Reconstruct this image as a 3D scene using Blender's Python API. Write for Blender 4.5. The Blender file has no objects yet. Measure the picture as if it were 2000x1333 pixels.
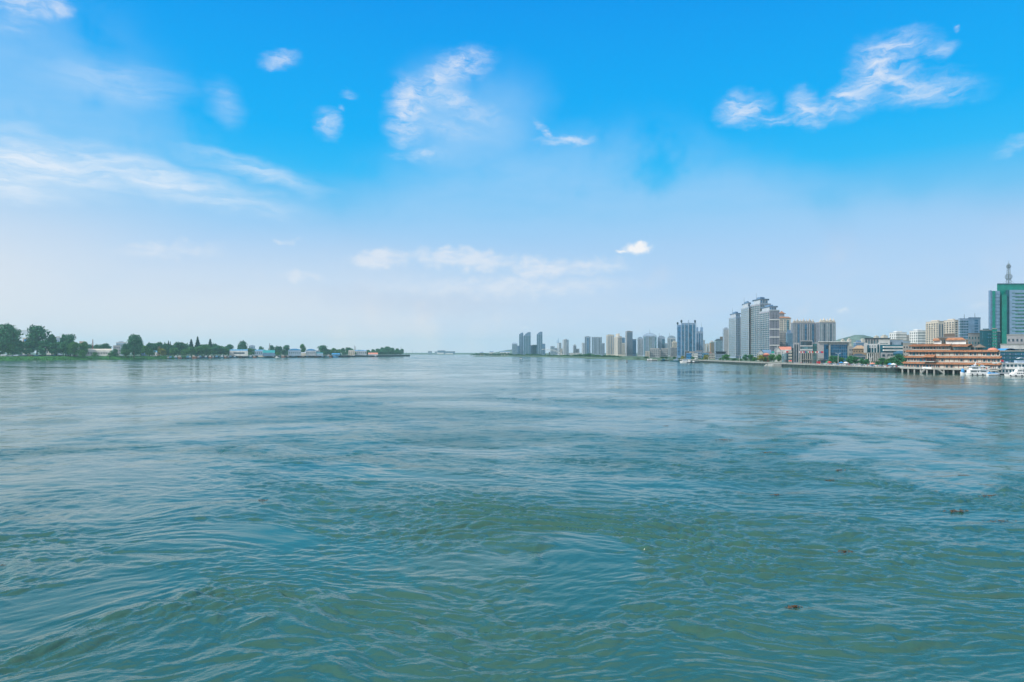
import bpy, math, random
import numpy as np
from mathutils import Vector, Matrix

random.seed(7)
F = 1333.0          # focal length in photo pixels (24 mm on a 36 mm wide frame)
HY = 688.0          # row of the horizon
CH = 12.5           # camera height over the river, metres
scene = bpy.context.scene
COL = scene.collection

# ------------------------------------------------------------------ camera
cam_d = bpy.data.cameras.new("camera")
cam_d.sensor_width = 36.0
cam_d.lens = F / 2000.0 * 36.0
cam_d.shift_y = (HY - 666.5) / 2000.0
cam_d.clip_start = 0.5
cam_d.clip_end = 60000
cam = bpy.data.objects.new("camera", cam_d)
cam.location = (0, 0, CH)
cam.rotation_euler = (math.radians(90), 0, 0)
COL.objects.link(cam)
scene.camera = cam

# ------------------------------------------------------------------ exposure
scene.view_settings.view_transform = 'Standard'
scene.view_settings.look = 'None'
scene.view_settings.exposure = 0.0
scene.view_settings.gamma = 1.0
scene.cycles.volume_bounces = 2
scene.cycles.max_bounces = 8
scene.cycles.sample_clamp_indirect = 4.0

# ------------------------------------------------------------------ node helpers
def lin(c):
    return tuple(((x / 255.0) / 12.92 if x / 255.0 <= 0.04045 else ((x / 255.0 + 0.055) / 1.055) ** 2.4) for x in c)

class G:
    """small wrapper that writes node graphs as expressions"""
    def __init__(s, tree):
        s.t = tree; s.n = tree.nodes; s.l = tree.links
    def put(s, sock, val):
        if val is None: return
        if isinstance(val, bpy.types.NodeSocket): s.l.new(val, sock)
        else:
            try: sock.default_value = val
            except Exception: sock.default_value = tuple(val) + (1.0,)
    def node(s, typ, ins=(), **kw):
        nd = s.n.new(typ)
        for k, v in kw.items(): setattr(nd, k, v)
        items = ins.items() if isinstance(ins, dict) else enumerate(ins)
        for k, v in items: s.put(nd.inputs[k], v)
        return nd
    def m(s, op, a, b=None, c=None, clamp=False):
        nd = s.node('ShaderNodeMath', operation=op, use_clamp=clamp)
        for i, v in enumerate((a, b, c)): s.put(nd.inputs[i], v)
        return nd.outputs[0]
    def v(s, op, a, b=None, scale=None):
        nd = s.node('ShaderNodeVectorMath', operation=op)
        s.put(nd.inputs[0], a)
        if b is not None: s.put(nd.inputs[1], b)
        if scale is not None: s.put(nd.inputs['Scale'], scale)
        return nd.outputs['Value'] if op in ('LENGTH', 'DOT_PRODUCT') else nd.outputs[0]
    def mapr(s, x, a, b, c=0.0, d=1.0, smooth=True):
        nd = s.node('ShaderNodeMapRange', interpolation_type='SMOOTHSTEP' if smooth else 'LINEAR')
        for i, v in enumerate((x, a, b, c, d)): s.put(nd.inputs[i], v)
        return nd.outputs[0]
    def noise(s, vec, scale=1.0, detail=3.0, rough=0.5, dist=0.0, out=0, **kw):
        nd = s.node('ShaderNodeTexNoise', **kw)
        s.put(nd.inputs['Vector'], vec); nd.inputs['Scale'].default_value = scale
        nd.inputs['Detail'].default_value = detail; nd.inputs['Roughness'].default_value = rough
        nd.inputs['Distortion'].default_value = dist
        return nd.outputs[out]
    def mapping(s, vec, loc=(0, 0, 0), rot=(0, 0, 0), sc=(1, 1, 1), typ='POINT'):
        nd = s.node('ShaderNodeMapping', vector_type=typ)
        s.put(nd.inputs['Vector'], vec); nd.inputs['Location'].default_value = loc
        nd.inputs['Rotation'].default_value = rot; nd.inputs['Scale'].default_value = sc
        return nd.outputs[0]
    def mix(s, f, a, b, typ='MIX'):
        nd = s.node('ShaderNodeMix', data_type='RGBA', blend_type=typ)
        s.put(nd.inputs[0], f); s.put(nd.inputs[6], a); s.put(nd.inputs[7], b)
        return nd.outputs[2]
    def ramp(s, x, stops):
        nd = s.node('ShaderNodeValToRGB'); s.put(nd.inputs[0], x)
        el = nd.color_ramp.elements
        while len(el) < len(stops): el.new(0.5)
        for e, (p, c) in zip(el, stops):
            e.position = p; e.color = tuple(c) + (1.0,)
        return nd.outputs[0]

# ------------------------------------------------------------------ sun and sky
SUN_EL, SUN_DIR = math.radians(42), Vector((-0.92, -0.30, 0))
SUN_AZ = math.atan2(SUN_DIR.x, SUN_DIR.y)            # clockwise from +Y
sun_d = bpy.data.lights.new("sun", 'SUN')
sun_d.energy = 4.2; sun_d.angle = math.radians(0.5); sun_d.color = (1.0, 0.93, 0.82)
sun = bpy.data.objects.new("sun", sun_d)
sv = Vector((math.sin(SUN_AZ) * math.cos(SUN_EL), math.cos(SUN_AZ) * math.cos(SUN_EL), math.sin(SUN_EL)))
sun.rotation_euler = sv.to_track_quat('Z', 'Y').to_euler()
COL.objects.link(sun)

world = bpy.data.worlds.new("World"); scene.world = world
world.use_nodes = True
g = G(world.node_tree); g.n.clear()
tc = g.node('ShaderNodeTexCoord').outputs['Generated']
sep = g.node('ShaderNodeSeparateXYZ', [tc])
az = g.m('MULTIPLY', g.m('ARCTAN2', sep.outputs[0], sep.outputs[1]), 57.2958)
el = g.m('MULTIPLY', g.m('ARCSINE', sep.outputs[2]), 57.2958)
P = g.node('ShaderNodeCombineXYZ', [az, el, 0.0]).outputs[0]

def ae(px, py):
    x, z = px - 1000.0, HY - py
    return math.degrees(math.atan2(x, F)), math.degrees(math.atan2(z, math.hypot(x, F)))

base = g.ramp(g.m('DIVIDE', g.m('MAXIMUM', el, 0.0), 90.0), [(e / 90.0, lin(c)) for e, c in SKY_RAMP] if 'SKY_RAMP' in globals() else [(e / 90.0, lin(c)) for e, c in [
    (0.0, (226, 229, 236)), (3.5, (221, 226, 238)), (6.0, (204, 219, 241)), (8.5, (174, 208, 243)), (11.5, (112, 196, 245)),
    (14.5, (40, 186, 249)), (17.5, (0, 177, 249)), (22.0, (0, 167, 246)), (28.0, (0, 152, 240)), (45.0, (0, 118, 205)), (90.0, (8, 84, 165))]])

def warp(scale, amt, detail=3.0, loc=(0, 0, 0), sc=(1, 1, 1)):
    c = g.noise(g.mapping(P, loc=loc, sc=sc), scale=scale, detail=detail, out=1)
    d = g.v('SUBTRACT', c, (0.5, 0.5, 0.5))
    return g.v('ADD', P, g.v('SCALE', d, scale=amt))

def blobs(vec, lst, grow=1.0):
    """soft ellipses on the sky: (px, py, half width, half height, tilt in degrees, strength), px of the photo"""
    acc = None
    for px, py, rx, ry, rot, st in lst:
        rx, ry = rx * grow, ry * grow
        a, e = ae(px, py)
        k = math.cos(math.radians(a)); k2 = math.degrees(1 / F) * k
        mp = g.mapping(vec, loc=(a, e, 0), rot=(0, 0, math.radians(rot)), sc=(rx * k2 * k, ry * k2, 1), typ='TEXTURE')
        f = g.mapr(g.v('LENGTH', mp), 1.0, 0.0, 0.0, st)
        acc = f if acc is None else g.m('MAXIMUM', acc, f)
    return acc

flat = g.v('MULTIPLY', P, (1, 1, 0))
# thin high veil with a ragged edge, left and centre
wv = warp(0.16, 2.4, 5.0)
veil = blobs(wv, [(-20, 470, 830, 720, 0, 1.0), (300, 560, 900, 380, 0, 1.0), (1060, 510, 680, 370, 4, 1.0), (930, 270, 260, 190, 20, .62), (1500, 560, 900, 300, 0, .9), (860, 210, 150, 150, 20, .6), (1320, 470, 560, 230, 0, .85)])
vn = g.noise(g.mapping(P, sc=(0.35, 1.1, 1), rot=(0, 0, .25)), scale=0.35, detail=6, rough=0.6)
veil_a = g.m('MULTIPLY', g.mapr(veil, 0.06, 0.62), g.mapr(vn, 0.15, 0.75, 0.44, 0.66))
c = g.mix(veil_a, base, lin((165, 210, 249)))
# white haze low in the west (left) sky
low = blobs(P, [(-300, 600, 1500, 420, 0, 1.0), (300, 640, 1500, 250, 0, .8)])
c = g.mix(g.m('MULTIPLY', low, 0.85), c, lin((233, 235, 238)))
# long streaks
ws = warp(0.5, 2.2, 4.0, sc=(.5, 1.2, 1))
st_n = g.noise(g.mapping(ws, sc=(0.12, 1.35, 1), rot=(0, 0, math.radians(-8))), scale=1.2, detail=6, rough=0.62)
st_m = blobs(ws, [(60, 322, 330, 62, -6, 1.0), (300, 350, 420, 50, -9, .85), (-20, 350, 260, 45, -3, 1), (500, 335, 200, 30, -10, .6), (240, 165, 200, 60, 0, .35), (440, 200, 70, 45, -35, .3),
                   (60, 270, 200, 30, -10, .35)])
st_a = g.m('MULTIPLY', st_m, g.mapr(st_n, 0.30, 0.66, 0.35, 1.0))
c = g.mix(g.m('MULTIPLY', st_a, 0.85), c, lin((243, 247, 253)))
# low flat cumulus bank near the horizon
wl = warp(0.7, 2.0, 5.0)
lb = blobs(wl, [(900, 508, 170, 34, -2, 1.0), (745, 505, 100, 32, 0, .9), (1060, 525, 110, 34, 0, .85), (590, 540, 70, 18, 0, .6), (1000, 560, 420, 40, 0, .55),
                (330, 490, 190, 30, 4, .55), (560, 475, 45, 10, 8, .5), (1160, 520, 130, 30, 0, .6), (800, 560, 220, 30, 0, .35)])
ln = g.noise(g.mapping(P, sc=(.6, 1.6, 1)), scale=.8, detail=6, rough=.6)
c = g.mix(g.m('MULTIPLY', g.mapr(lb, 0.05, 0.7), g.mapr(ln, .3, .62, .25, .72)), c, lin((232, 237, 246)))
gl = blobs(wl, [(840, 590, 300, 40, 0, .5), (700, 575, 180, 30, 0, .35), (400, 560, 120, 20, 0, .2)])
c = g.mix(g.m('MULTIPLY', gl, .5), c, lin((186, 200, 224)))
# wispy fair weather clouds in the blue
w1 = warp(0.6, 1.3, 3.0)
w2 = g.v('ADD', w1, g.v('SCALE', g.v('SUBTRACT', g.noise(g.mapping(P, rot=(0, 0, .5), sc=(.5, 1.6, 1)), scale=2.2, detail=5, out=1), (.5, .5, .5)), scale=.5))
wm = blobs(w2, [(905, 128, 62, 32, 12, 1.0), (850, 165, 48, 30, 40, .85), (800, 205, 60, 42, 55, .95), (790, 250, 42, 38, 0, .7), (880, 195, 110, 26, -18, .6),
                (820, 305, 60, 12, 6, .5), (865, 250, 90, 22, -10, .35), (640, 243, 30, 28, -25, .75), (545, 118, 42, 16, 14, .75), (680, 182, 20, 9, 0, .35), (665, 212, 8, 8, 0, .4),
                (1062, 258, 30, 9, -55, .7), (1105, 276, 62, 9, 2, .8),
                (1450, 212, 55, 30, 5, 1.0), (1500, 232, 80, 13, 0, .55), (1575, 215, 48, 30, -50, 1.0), (1640, 195, 85, 26, 28, .95), (1712, 130, 62, 52, 50, 1.0), (1742, 100, 85, 32, 5, .95),
                (1760, 150, 50, 40, -60, .9), (1690, 170, 90, 40, 35, .8), (1800, 175, 125, 34, -8, .75), (1835, 100, 35, 18, 15, .6), (1868, 52, 8, 6, 0, .5),
                (40, 8, 70, 22, -5, 1.0), (110, 12, 40, 20, -20, .8), (20, 45, 60, 20, 0, .4), (1985, 285, 50, 16, 10, .4)], 1.3)
wn = g.noise(g.mapping(w1, sc=(.45, 1.5, 1), rot=(0, 0, math.radians(28))), scale=0.95, detail=7, rough=0.60, dist=.6)
wf_ = g.noise(g.mapping(w2, sc=(.3, 2.0, 1), rot=(0, 0, math.radians(28))), scale=1.3, detail=5, rough=0.5)
wa = g.m('MULTIPLY', g.mapr(wm, 0.0, 1.0, 0, 1, False), g.m('ADD', g.mapr(wn, 0.30, 0.70, 0.12, 1.0), g.mapr(wf_, .3, .75, -.10, .14)), clamp=True)
c = g.mix(g.m('MULTIPLY', wa, .92), c, lin((232, 238, 250)))
# small dense cumulus over the towers
cu = blobs(warp(1.6, .8, 5.0), [(1245, 487, 42, 17, 0, 1.0), (1250, 480, 24, 14, 0, 1.0), (1215, 492, 22, 6, 0, .7), (1646, 607, 24, 9, 0, .35), (1222, 626, 28, 7, 0, .18), (1025, 640, 14, 6, 0, .2), (1120, 632, 20, 7, 0, .15), (1910, 598, 40, 10, 0, .2)])
c = g.mix(g.mapr(cu, 0.0, .85), c, lin((248, 248, 250)))
# unseen bright cloud overhead and behind, added for fill light and water reflections
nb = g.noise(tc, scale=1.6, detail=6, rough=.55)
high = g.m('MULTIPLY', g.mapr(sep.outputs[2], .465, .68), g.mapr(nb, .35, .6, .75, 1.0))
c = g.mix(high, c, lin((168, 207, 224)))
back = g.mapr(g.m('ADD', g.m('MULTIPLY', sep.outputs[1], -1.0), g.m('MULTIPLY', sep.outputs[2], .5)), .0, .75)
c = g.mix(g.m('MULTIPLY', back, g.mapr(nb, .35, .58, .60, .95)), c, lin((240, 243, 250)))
sky = g.node('ShaderNodeTexSky', sky_type='NISHITA', sun_disc=False, sun_elevation=SUN_EL, sun_rotation=SUN_AZ,
             air_density=1.0, dust_density=1.2, ozone_density=3.0)
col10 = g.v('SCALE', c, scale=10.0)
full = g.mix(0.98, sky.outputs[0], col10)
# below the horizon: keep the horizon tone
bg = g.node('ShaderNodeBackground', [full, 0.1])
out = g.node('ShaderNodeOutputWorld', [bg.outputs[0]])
world.cycles.sampling_method = 'MANUAL'; world.cycles.sample_map_resolution = 512

# ------------------------------------------------------------------ placement helpers
K = F * CH
def dist(py):            # distance at which the water plane shows on row py
    return K / (py - HY)
def X(px, D):
    return (px - 1000.0) / F * D
def Z(py, D):
    return CH + (HY - py) / F * D
# ------------------------------------------------------------------ mesh helper
def mesh_obj(name, verts, faces, mats, parent=None, smooth=False, fm=None, loc=None):
    me = bpy.data.meshes.new(name)
    me.from_pydata(verts, [], faces)
    for mm in (mats if isinstance(mats, (list, tuple)) else [mats]): me.materials.append(mm)
    if fm: me.polygons.foreach_set('material_index', fm)
    if smooth: me.polygons.foreach_set('use_smooth', [True] * len(me.polygons))
    me.update()
    o = bpy.data.objects.new(name, me); COL.objects.link(o)
    if parent is not None: o.parent = parent
    if loc is not None: o.location = loc
    return o

# ------------------------------------------------------------------ river: one sheet with real waves
rng = np.random.default_rng(11)
def field(L, n, spec):
    """periodic random field of size L metres, n x n samples; spec(kx, ky, k) = amplitude spectrum"""
    k1 = np.fft.fftfreq(n, L / n) * 2 * np.pi
    kx, ky = np.meshgrid(k1, k1, indexing='ij')
    k = np.hypot(kx, ky); k[0, 0] = 1e9
    a = np.fft.fft2(rng.standard_normal((n, n))) * spec(kx, ky, k)
    a[0, 0] = 0
    return a, kx, ky, k
def unit(a):
    return a / a.std()
def samp(f, L, x, y):
    n = f.shape[0]
    u = (x / L * n) % n; w = (y / L * n) % n
    i = np.floor(u).astype(np.int64) % n; j = np.floor(w).astype(np.int64) % n
    fu = (u - np.floor(u)).astype(np.float32); fw = (w - np.floor(w)).astype(np.float32)
    i2 = (i + 1) % n; j2 = (j + 1) % n
    return (f[i, j] * (1 - fu) + f[i2, j] * fu) * (1 - fw) + (f[i, j2] * (1 - fu) + f[i2, j2] * fu) * fw

def wave_tile(L, n, l0, l1, ang, spread, power):
    """wave height (and two shifts for choppy crests); wavelengths l0..l1, travelling along ang"""
    def sp(kx, ky, k):
        lam = 2 * np.pi / k
        band = np.exp(-np.clip(np.log(lam / l1), 0, None) ** 2 * 12) * np.exp(-np.clip(np.log(l0 / lam), 0, None) ** 2 * 12)
        c = np.abs(kx * math.cos(ang) + ky * math.sin(ang)) / k
        return band * k ** (-power) * (spread + (1 - spread) * c ** 3)
    a, kx, ky, k = field(L, n, sp)
    h = np.fft.ifft2(a).real
    sx = np.fft.ifft2(a * 1j * kx).real; sy = np.fft.ifft2(a * 1j * ky).real
    s = math.sqrt((sx ** 2 + sy ** 2).mean())
    dx = np.fft.ifft2(-1j * a * kx / k).real; dy = np.fft.ifft2(-1j * a * ky / k).real
    return [f.astype(np.float32) / s for f in (h, dx, dy)]      # rms slope 1

def patch_tile(L, n, power, l1):
    a, _, _, _ = field(L, n, lambda kx, ky, k: k ** (-power) * (k > 2 * np.pi / l1))
    return unit(np.fft.ifft2(a).real).astype(np.float32)

BOILS = [(1135, 1110, 105, 62, .15, .85), (1050, 1160, 95, 38, .0, .6), (215, 1165, 170, 55, .1, .9), (520, 1045, 95, 26, .1, .85), (1730, 880, 235, 36, 0, .9), (1640, 828, 230, 15, 0, .75), (1080, 772, 120, 8, 0, .6),
         (1850, 935, 140, 30, 0, .85), (870, 1215, 90, 18, .3, .5), (1000, 1290, 110, 20, 0, .4), (560, 880, 140, 12, 0, .55), (470, 1222, 60, 22, .2, .6), (300, 730, 300, 10, 0, .4), (1500, 745, 200, 10, 0, .35)]
def build_water():
    rows = np.concatenate([np.arange(700, 60, -0.95), np.arange(60, 8, -0.6), np.arange(8, 2.8, -0.3)])
    D = K / rows
    cols = np.concatenate([np.arange(-2100, -600, 100), np.arange(-600, -60, 6), np.arange(-60, 2060, 1.7), np.arange(2060, 2600, 6), np.arange(2600, 4001, 100)])
    DD, PX = np.meshgrid(D, cols, indexing='ij')
    x = (PX - 1000) / F * DD; y = DD.copy()
    dspan = np.gradient(D)[:, None] * np.ones_like(x)       # spacing along the view
    cspan = np.gradient(cols)[None, :] / F * DD
    big = patch_tile(2400, 2048, 1.75, 500); big2 = patch_tile(1500, 1024, 1.7, 300); med = patch_tile(230, 1024, 1.8, 60); vec = [patch_tile(600, 1024, 2.6, 150) for _ in range(2)]; vec2 = [patch_tile(90, 512, 2.6, 25) for _ in range(2)]
    wx = samp(vec[0], 600, x, y); wy = samp(vec[1], 600, x, y)
    vx = samp(vec2[0], 90, x, y); vy = samp(vec2[1], 90, x, y)
    # calm / rough map
    bx, by = x + wx * 9 + vx * 1.5, y + wy * 9 + vy * 1.5
    fx = samp(med, 230, x * 3.1, y * 3.1); fy = samp(med, 230, x * 3.1 + 77, y * 3.1 + 31)
    part = np.clip(.5 + .9 * samp(med, 230, x * 1.7 + 50, y * 1.7), 0, 1.3)
    def sst(v, a, b):
        t = np.clip((v - a) / (b - a), 0, 1); return t * t * (3 - 2 * t)
    p1 = samp(big, 2400, bx * .7, by); p2 = samp(med, 230, bx * .8, by); p3 = samp(big2, 1500, bx * .35 + 300, by)
    calm = sst(p1 + .6 * p3, 0.2, 1.7) * .4 + sst(p2 + .4 * p1, 0.0, 1.2) * .5
    ringw = np.zeros_like(x); edge = np.zeros_like(x); bul = np.zeros_like(x)
    for px, py, rx, ry, rot, st in BOILS:
        d = dist(py); cx = X(px, d); hw = rx / F * d; hd = ry * d * d / K
        ux = (x + (vx * .26 + fx * .10) * hw - cx); uy = (y + (vy * .34 + fy * .10) * hd - d)
        c, s = math.cos(rot), math.sin(rot)
        r = np.hypot((ux * c + uy * s) / hw, (-ux * s + uy * c) / hd)
        calm = np.maximum(calm, st * (1 - sst(r, .6, 1.08)))
        edge = np.maximum(edge, part * st * np.exp(-((r - 1.08) / .11) ** 2))
        if d < 90: ringw += part * st * .009 * np.sin((r - 1) * hd * 6.28 / (.22 * hd) ) * np.exp(-((r - .98) / .13) ** 2)
        bul = np.maximum(bul, st * (1 - sst(r, 0, 1.1)))
    calm = np.clip(calm, 0, 1)
    lull = np.interp(DD, [0, 55, 110, 260, 700, 3000, 12000], [2.15, 1.65, .62, .40, .40, .45, .45])
    rough = lull * (1 - .90 * calm) * (1 + .55 * np.clip(samp(med, 230, bx * .5 + 90, by * .9 + 40), -1, 1.5)) + edge * 1.1
    # near the left bank the wind is stronger, the right bank is sheltered
    z = np.zeros_like(x); mx = np.zeros_like(x); my = np.zeros_like(x)
    res = np.zeros_like(x)
    qx, qy = x + wx * 3.0 + vx * .9, y + wy * 3.0 + vy * .9
    trains = [
              (wave_tile(310, 1024, 7, 26.0, math.radians(100), .5, 2.0), 310, 0.0, .018, 12),
              (wave_tile(96, 1024, 2.5, 9.0, math.radians(96), .4, 2.0), 96, 0.0, .030, 4.5),
              (wave_tile(47, 1024, .9, 3.0, math.radians(78), .35, 1.8), 47, 0.0, .066, 1.6),
              (wave_tile(31, 1024, .5, 1.6, math.radians(104), .30, 1.6), 31, 0.0, .075, .95),
              (wave_tile(17, 1024, .22, .6, math.radians(88), .45, 1.4), 17, 0.0, .036, .42)]
    for k, ((h, dx, dy), L, rot, slope, lam) in enumerate(trains):
        span = np.hypot(dspan * .9, cspan * .35)
        fade = np.clip((lam / 2.1 - span) / (lam / 4.5), 0, 1)
        amp = slope * fade * ((np.clip(DD / 90 - .4, 0, 1) * (.6 + rough)) if k == 0 else (.55 + .45 * rough) if k == 1 else rough)
        if k <= 1: px_, py_ = x + wx * 2, y + wy * 2
        else: px_, py_ = qx, qy
        z += amp * samp(h, L, px_, py_); mx += amp * .9 * samp(dx, L, px_, py_); my += amp * .9 * samp(dy, L, px_, py_)
        res += (1 - fade ** 2) * (slope * rough) ** 2 * (k > 0)
    near = np.clip(DD / 60, .3, 1)
    z += bul * .03 * near + ringw
    x += mx; y += my
    n, mcol = x.shape
    co = np.stack([x, y, z], -1).reshape(-1, 3).astype(np.float32)
    idx = np.arange(n * mcol).reshape(n, mcol)
    q = np.stack([idx[:-1, :-1], idx[:-1, 1:], idx[1:, 1:], idx[1:, :-1]], -1).reshape(-1, 4)
    # behind and under the camera: plain sheet down to the rim of the fan
    D0 = D[0]; extra = []
    first = idx[0]
    m0 = len(co)
    fan = np.stack([co[first, 0], np.full(mcol, -60.0), np.zeros(mcol)], -1)
    wide = np.stack([co[first, 0] * 1.0, np.full(mcol, -6000.0), np.zeros(mcol)], -1)
    co = np.concatenate([co, fan, wide]).astype(np.float32)
    f1 = np.arange(m0, m0 + mcol); f2 = f1 + mcol
    q = np.concatenate([q, np.stack([f1[:-1], f1[1:], first[1:], first[:-1]], -1), np.stack([f2[:-1], f2[1:], f1[1:], f1[:-1]], -1)])
    me = bpy.data.meshes.new("river_water")
    me.vertices.add(len(co)); me.vertices.foreach_set('co', co.ravel())
    me.loops.add(q.size); me.loops.foreach_set('vertex_index', q.ravel().astype(np.int32))
    me.polygons.add(len(q)); me.polygons.foreach_set('loop_start', np.arange(0, q.size, 4, dtype=np.int32))
    me.polygons.foreach_set('use_smooth', np.ones(len(q), dtype=bool))
    for nm, arr in (("unresolved", np.sqrt(res)), ("rough", rough)):
        at = me.attributes.new(nm, 'FLOAT', 'POINT')
        at.data.foreach_set('value', np.concatenate([arr.ravel(), np.full(2 * mcol, .3)]).astype(np.float32))
    me.update(calc_edges=True)
    o = bpy.data.objects.new("river_water", me); COL.objects.link(o)
    o['kind'] = 'structure'
    return o

def water_material():
    m = bpy.data.materials.new("river_water"); m.use_nodes = True
    g = G(m.node_tree); g.n.clear()
    pos = g.node('ShaderNodeNewGeometry').outputs['Position']
    flat = g.v('MULTIPLY', pos, (1, 1, 0))
    un = g.node('ShaderNodeAttribute', attribute_name="unresolved").outputs['Fac']
    ro = g.node('ShaderNodeAttribute', attribute_name="rough").outputs['Fac']
    q = g.v('ADD', flat, g.v('SCALE', g.v('SUBTRACT', g.noise(flat, scale=0.5, detail=2, out=1), (.5, .5, .5)), scale=1.2))
    f1 = g.noise(g.mapping(q, rot=(0, 0, .2), sc=(.6, 1, 1)), scale=4.5, detail=3, rough=.6)
    f2 = g.noise(g.mapping(q, rot=(0, 0, -.4), sc=(.5, 1, 1)), scale=1.1, detail=3, rough=.6)
    h = g.m('MULTIPLY', ro, g.m('ADD', g.m('MULTIPLY', f1, .022), g.m('MULTIPLY', f2, .05)))
    bump = g.node('ShaderNodeBump', {'Strength': WB, 'Distance': 1.0, 'Height': h})
    # slopes of the ripples that are finer than the sheet's mesh
    s1 = g.v('SUBTRACT', g.noise(g.mapping(q, rot=(0, 0, .15), sc=(.55, 1, 1)), scale=.8, detail=4, rough=.75, out=1), (.5, .5, .5))
    s2 = g.v('SUBTRACT', g.noise(g.mapping(q, rot=(0, 0, -.2), sc=(.5, 1, 1)), scale=.22, detail=3, rough=.75, out=1), (.5, .5, .5))
    sl = g.v('SCALE', g.v('MULTIPLY', g.v('ADD', s1, g.v('SCALE', s2, scale=.7)), (.8, 1, 0)), scale=g.m('MULTIPLY', un, WS_))
    nrm = g.v('NORMALIZE', g.v('ADD', bump.outputs[0], sl))
    silt = g.noise(flat, scale=0.03, detail=5, dist=1.0)
    body = g.mix(g.mapr(silt, .3, .7), BODY_A, BODY_B)
    rgh = g.m('SQRT', g.m('ADD', .004, g.m('MULTIPLY', un, WR)))
    bs = g.node('ShaderNodeBsdfPrincipled', {'Base Color': body, 'Roughness': rgh, 'IOR': 1.6, 'Normal': nrm})
    g.node('ShaderNodeOutputMaterial', [bs.outputs[0]])
    return m
BODY_A, BODY_B = (0.022, 0.088, 0.066), (0.030, 0.098, 0.068)
WB, WR, WS_ = .75, 0.45, 6.5
water = build_water(); water.data.materials.append(water_material())
# ------------------------------------------------------------------ materials
def mat(name, col, rough=.8, var=.12, vs=.25, metal=0.0, spec=.3, bump=0.0, streak=False):
    m = bpy.data.materials.new(name); m.use_nodes = True
    g = G(m.node_tree); g.n.clear()
    co = g.node('ShaderNodeNewGeometry').outputs['Position']
    if streak: co = g.mapping(co, sc=(1, 1, .12))
    n = g.noise(co, scale=vs, detail=5, rough=.6)
    n2 = g.noise(co, scale=vs * 9, detail=3, rough=.6)
    f = g.m('ADD', g.m('MULTIPLY', n, .65), g.m('MULTIPLY', n2, .35))
    a = tuple(max(0, c * (1 - var * 1.6)) for c in col); b = tuple(min(1, c * (1 + var * 1.6)) for c in col)
    c = g.mix(g.mapr(f, .3, .7), a, b)
    ins = {'Base Color': c, 'Roughness': rough, 'Metallic': metal, 'Specular IOR Level': spec}
    if bump: ins['Normal'] = g.node('ShaderNodeBump', {'Strength': .6, 'Distance': bump, 'Height': n2}).outputs[0]
    g.node('ShaderNodeOutputMaterial', [g.node('ShaderNodeBsdfPrincipled', ins).outputs[0]])
    return m
def glass(name, col, rough=.12, cell=1.6):
    """dark window glass: every pane a little different, as curtains and rooms behind differ"""
    m = bpy.data.materials.new(name); m.use_nodes = True
    g = G(m.node_tree); g.n.clear()
    co = g.node('ShaderNodeNewGeometry').outputs['Position']
    w = g.node('ShaderNodeTexWhiteNoise', noise_dimensions='3D'); g.put(w.inputs['Vector'], g.v('FLOOR', g.v('DIVIDE', co, (cell, cell, 3.0))))
    c = g.mix(w.outputs['Value'], tuple(x * .55 for x in col), tuple(min(1, x * 1.6 + .01) for x in col))
    ins = {'Base Color': c, 'Roughness': rough, 'Specular IOR Level': .8}
    g.node('ShaderNodeOutputMaterial', [g.node('ShaderNodeBsdfPrincipled', ins).outputs[0]])
    return m
def foliage(name, col, var=.5, vs=.5):
    m = bpy.data.materials.new(name); m.use_nodes = True
    g = G(m.node_tree); g.n.clear()
    co = g.node('ShaderNodeNewGeometry').outputs['Position']
    rnd = g.node('ShaderNodeObjectInfo').outputs['Random']
    n = g.noise(co, scale=vs, detail=4, rough=.65)
    a = tuple(x * (1 - var) for x in col); b = (col[0] * (1 + var * 1.8), col[1] * (1 + var), col[2] * (1 + var * .3))
    c = g.mix(g.mapr(n, .35, .65), a, b)
    c = g.mix(g.m('MULTIPLY', rnd, .35), c, (col[0] * 1.9, col[1] * 1.35, col[2] * .8))
    bs = g.node('ShaderNodeBsdfPrincipled', {'Base Color': c, 'Roughness': .7, 'Specular IOR Level': .2})
    g.node('ShaderNodeOutputMaterial', [bs.outputs[0]])
    return m
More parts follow.
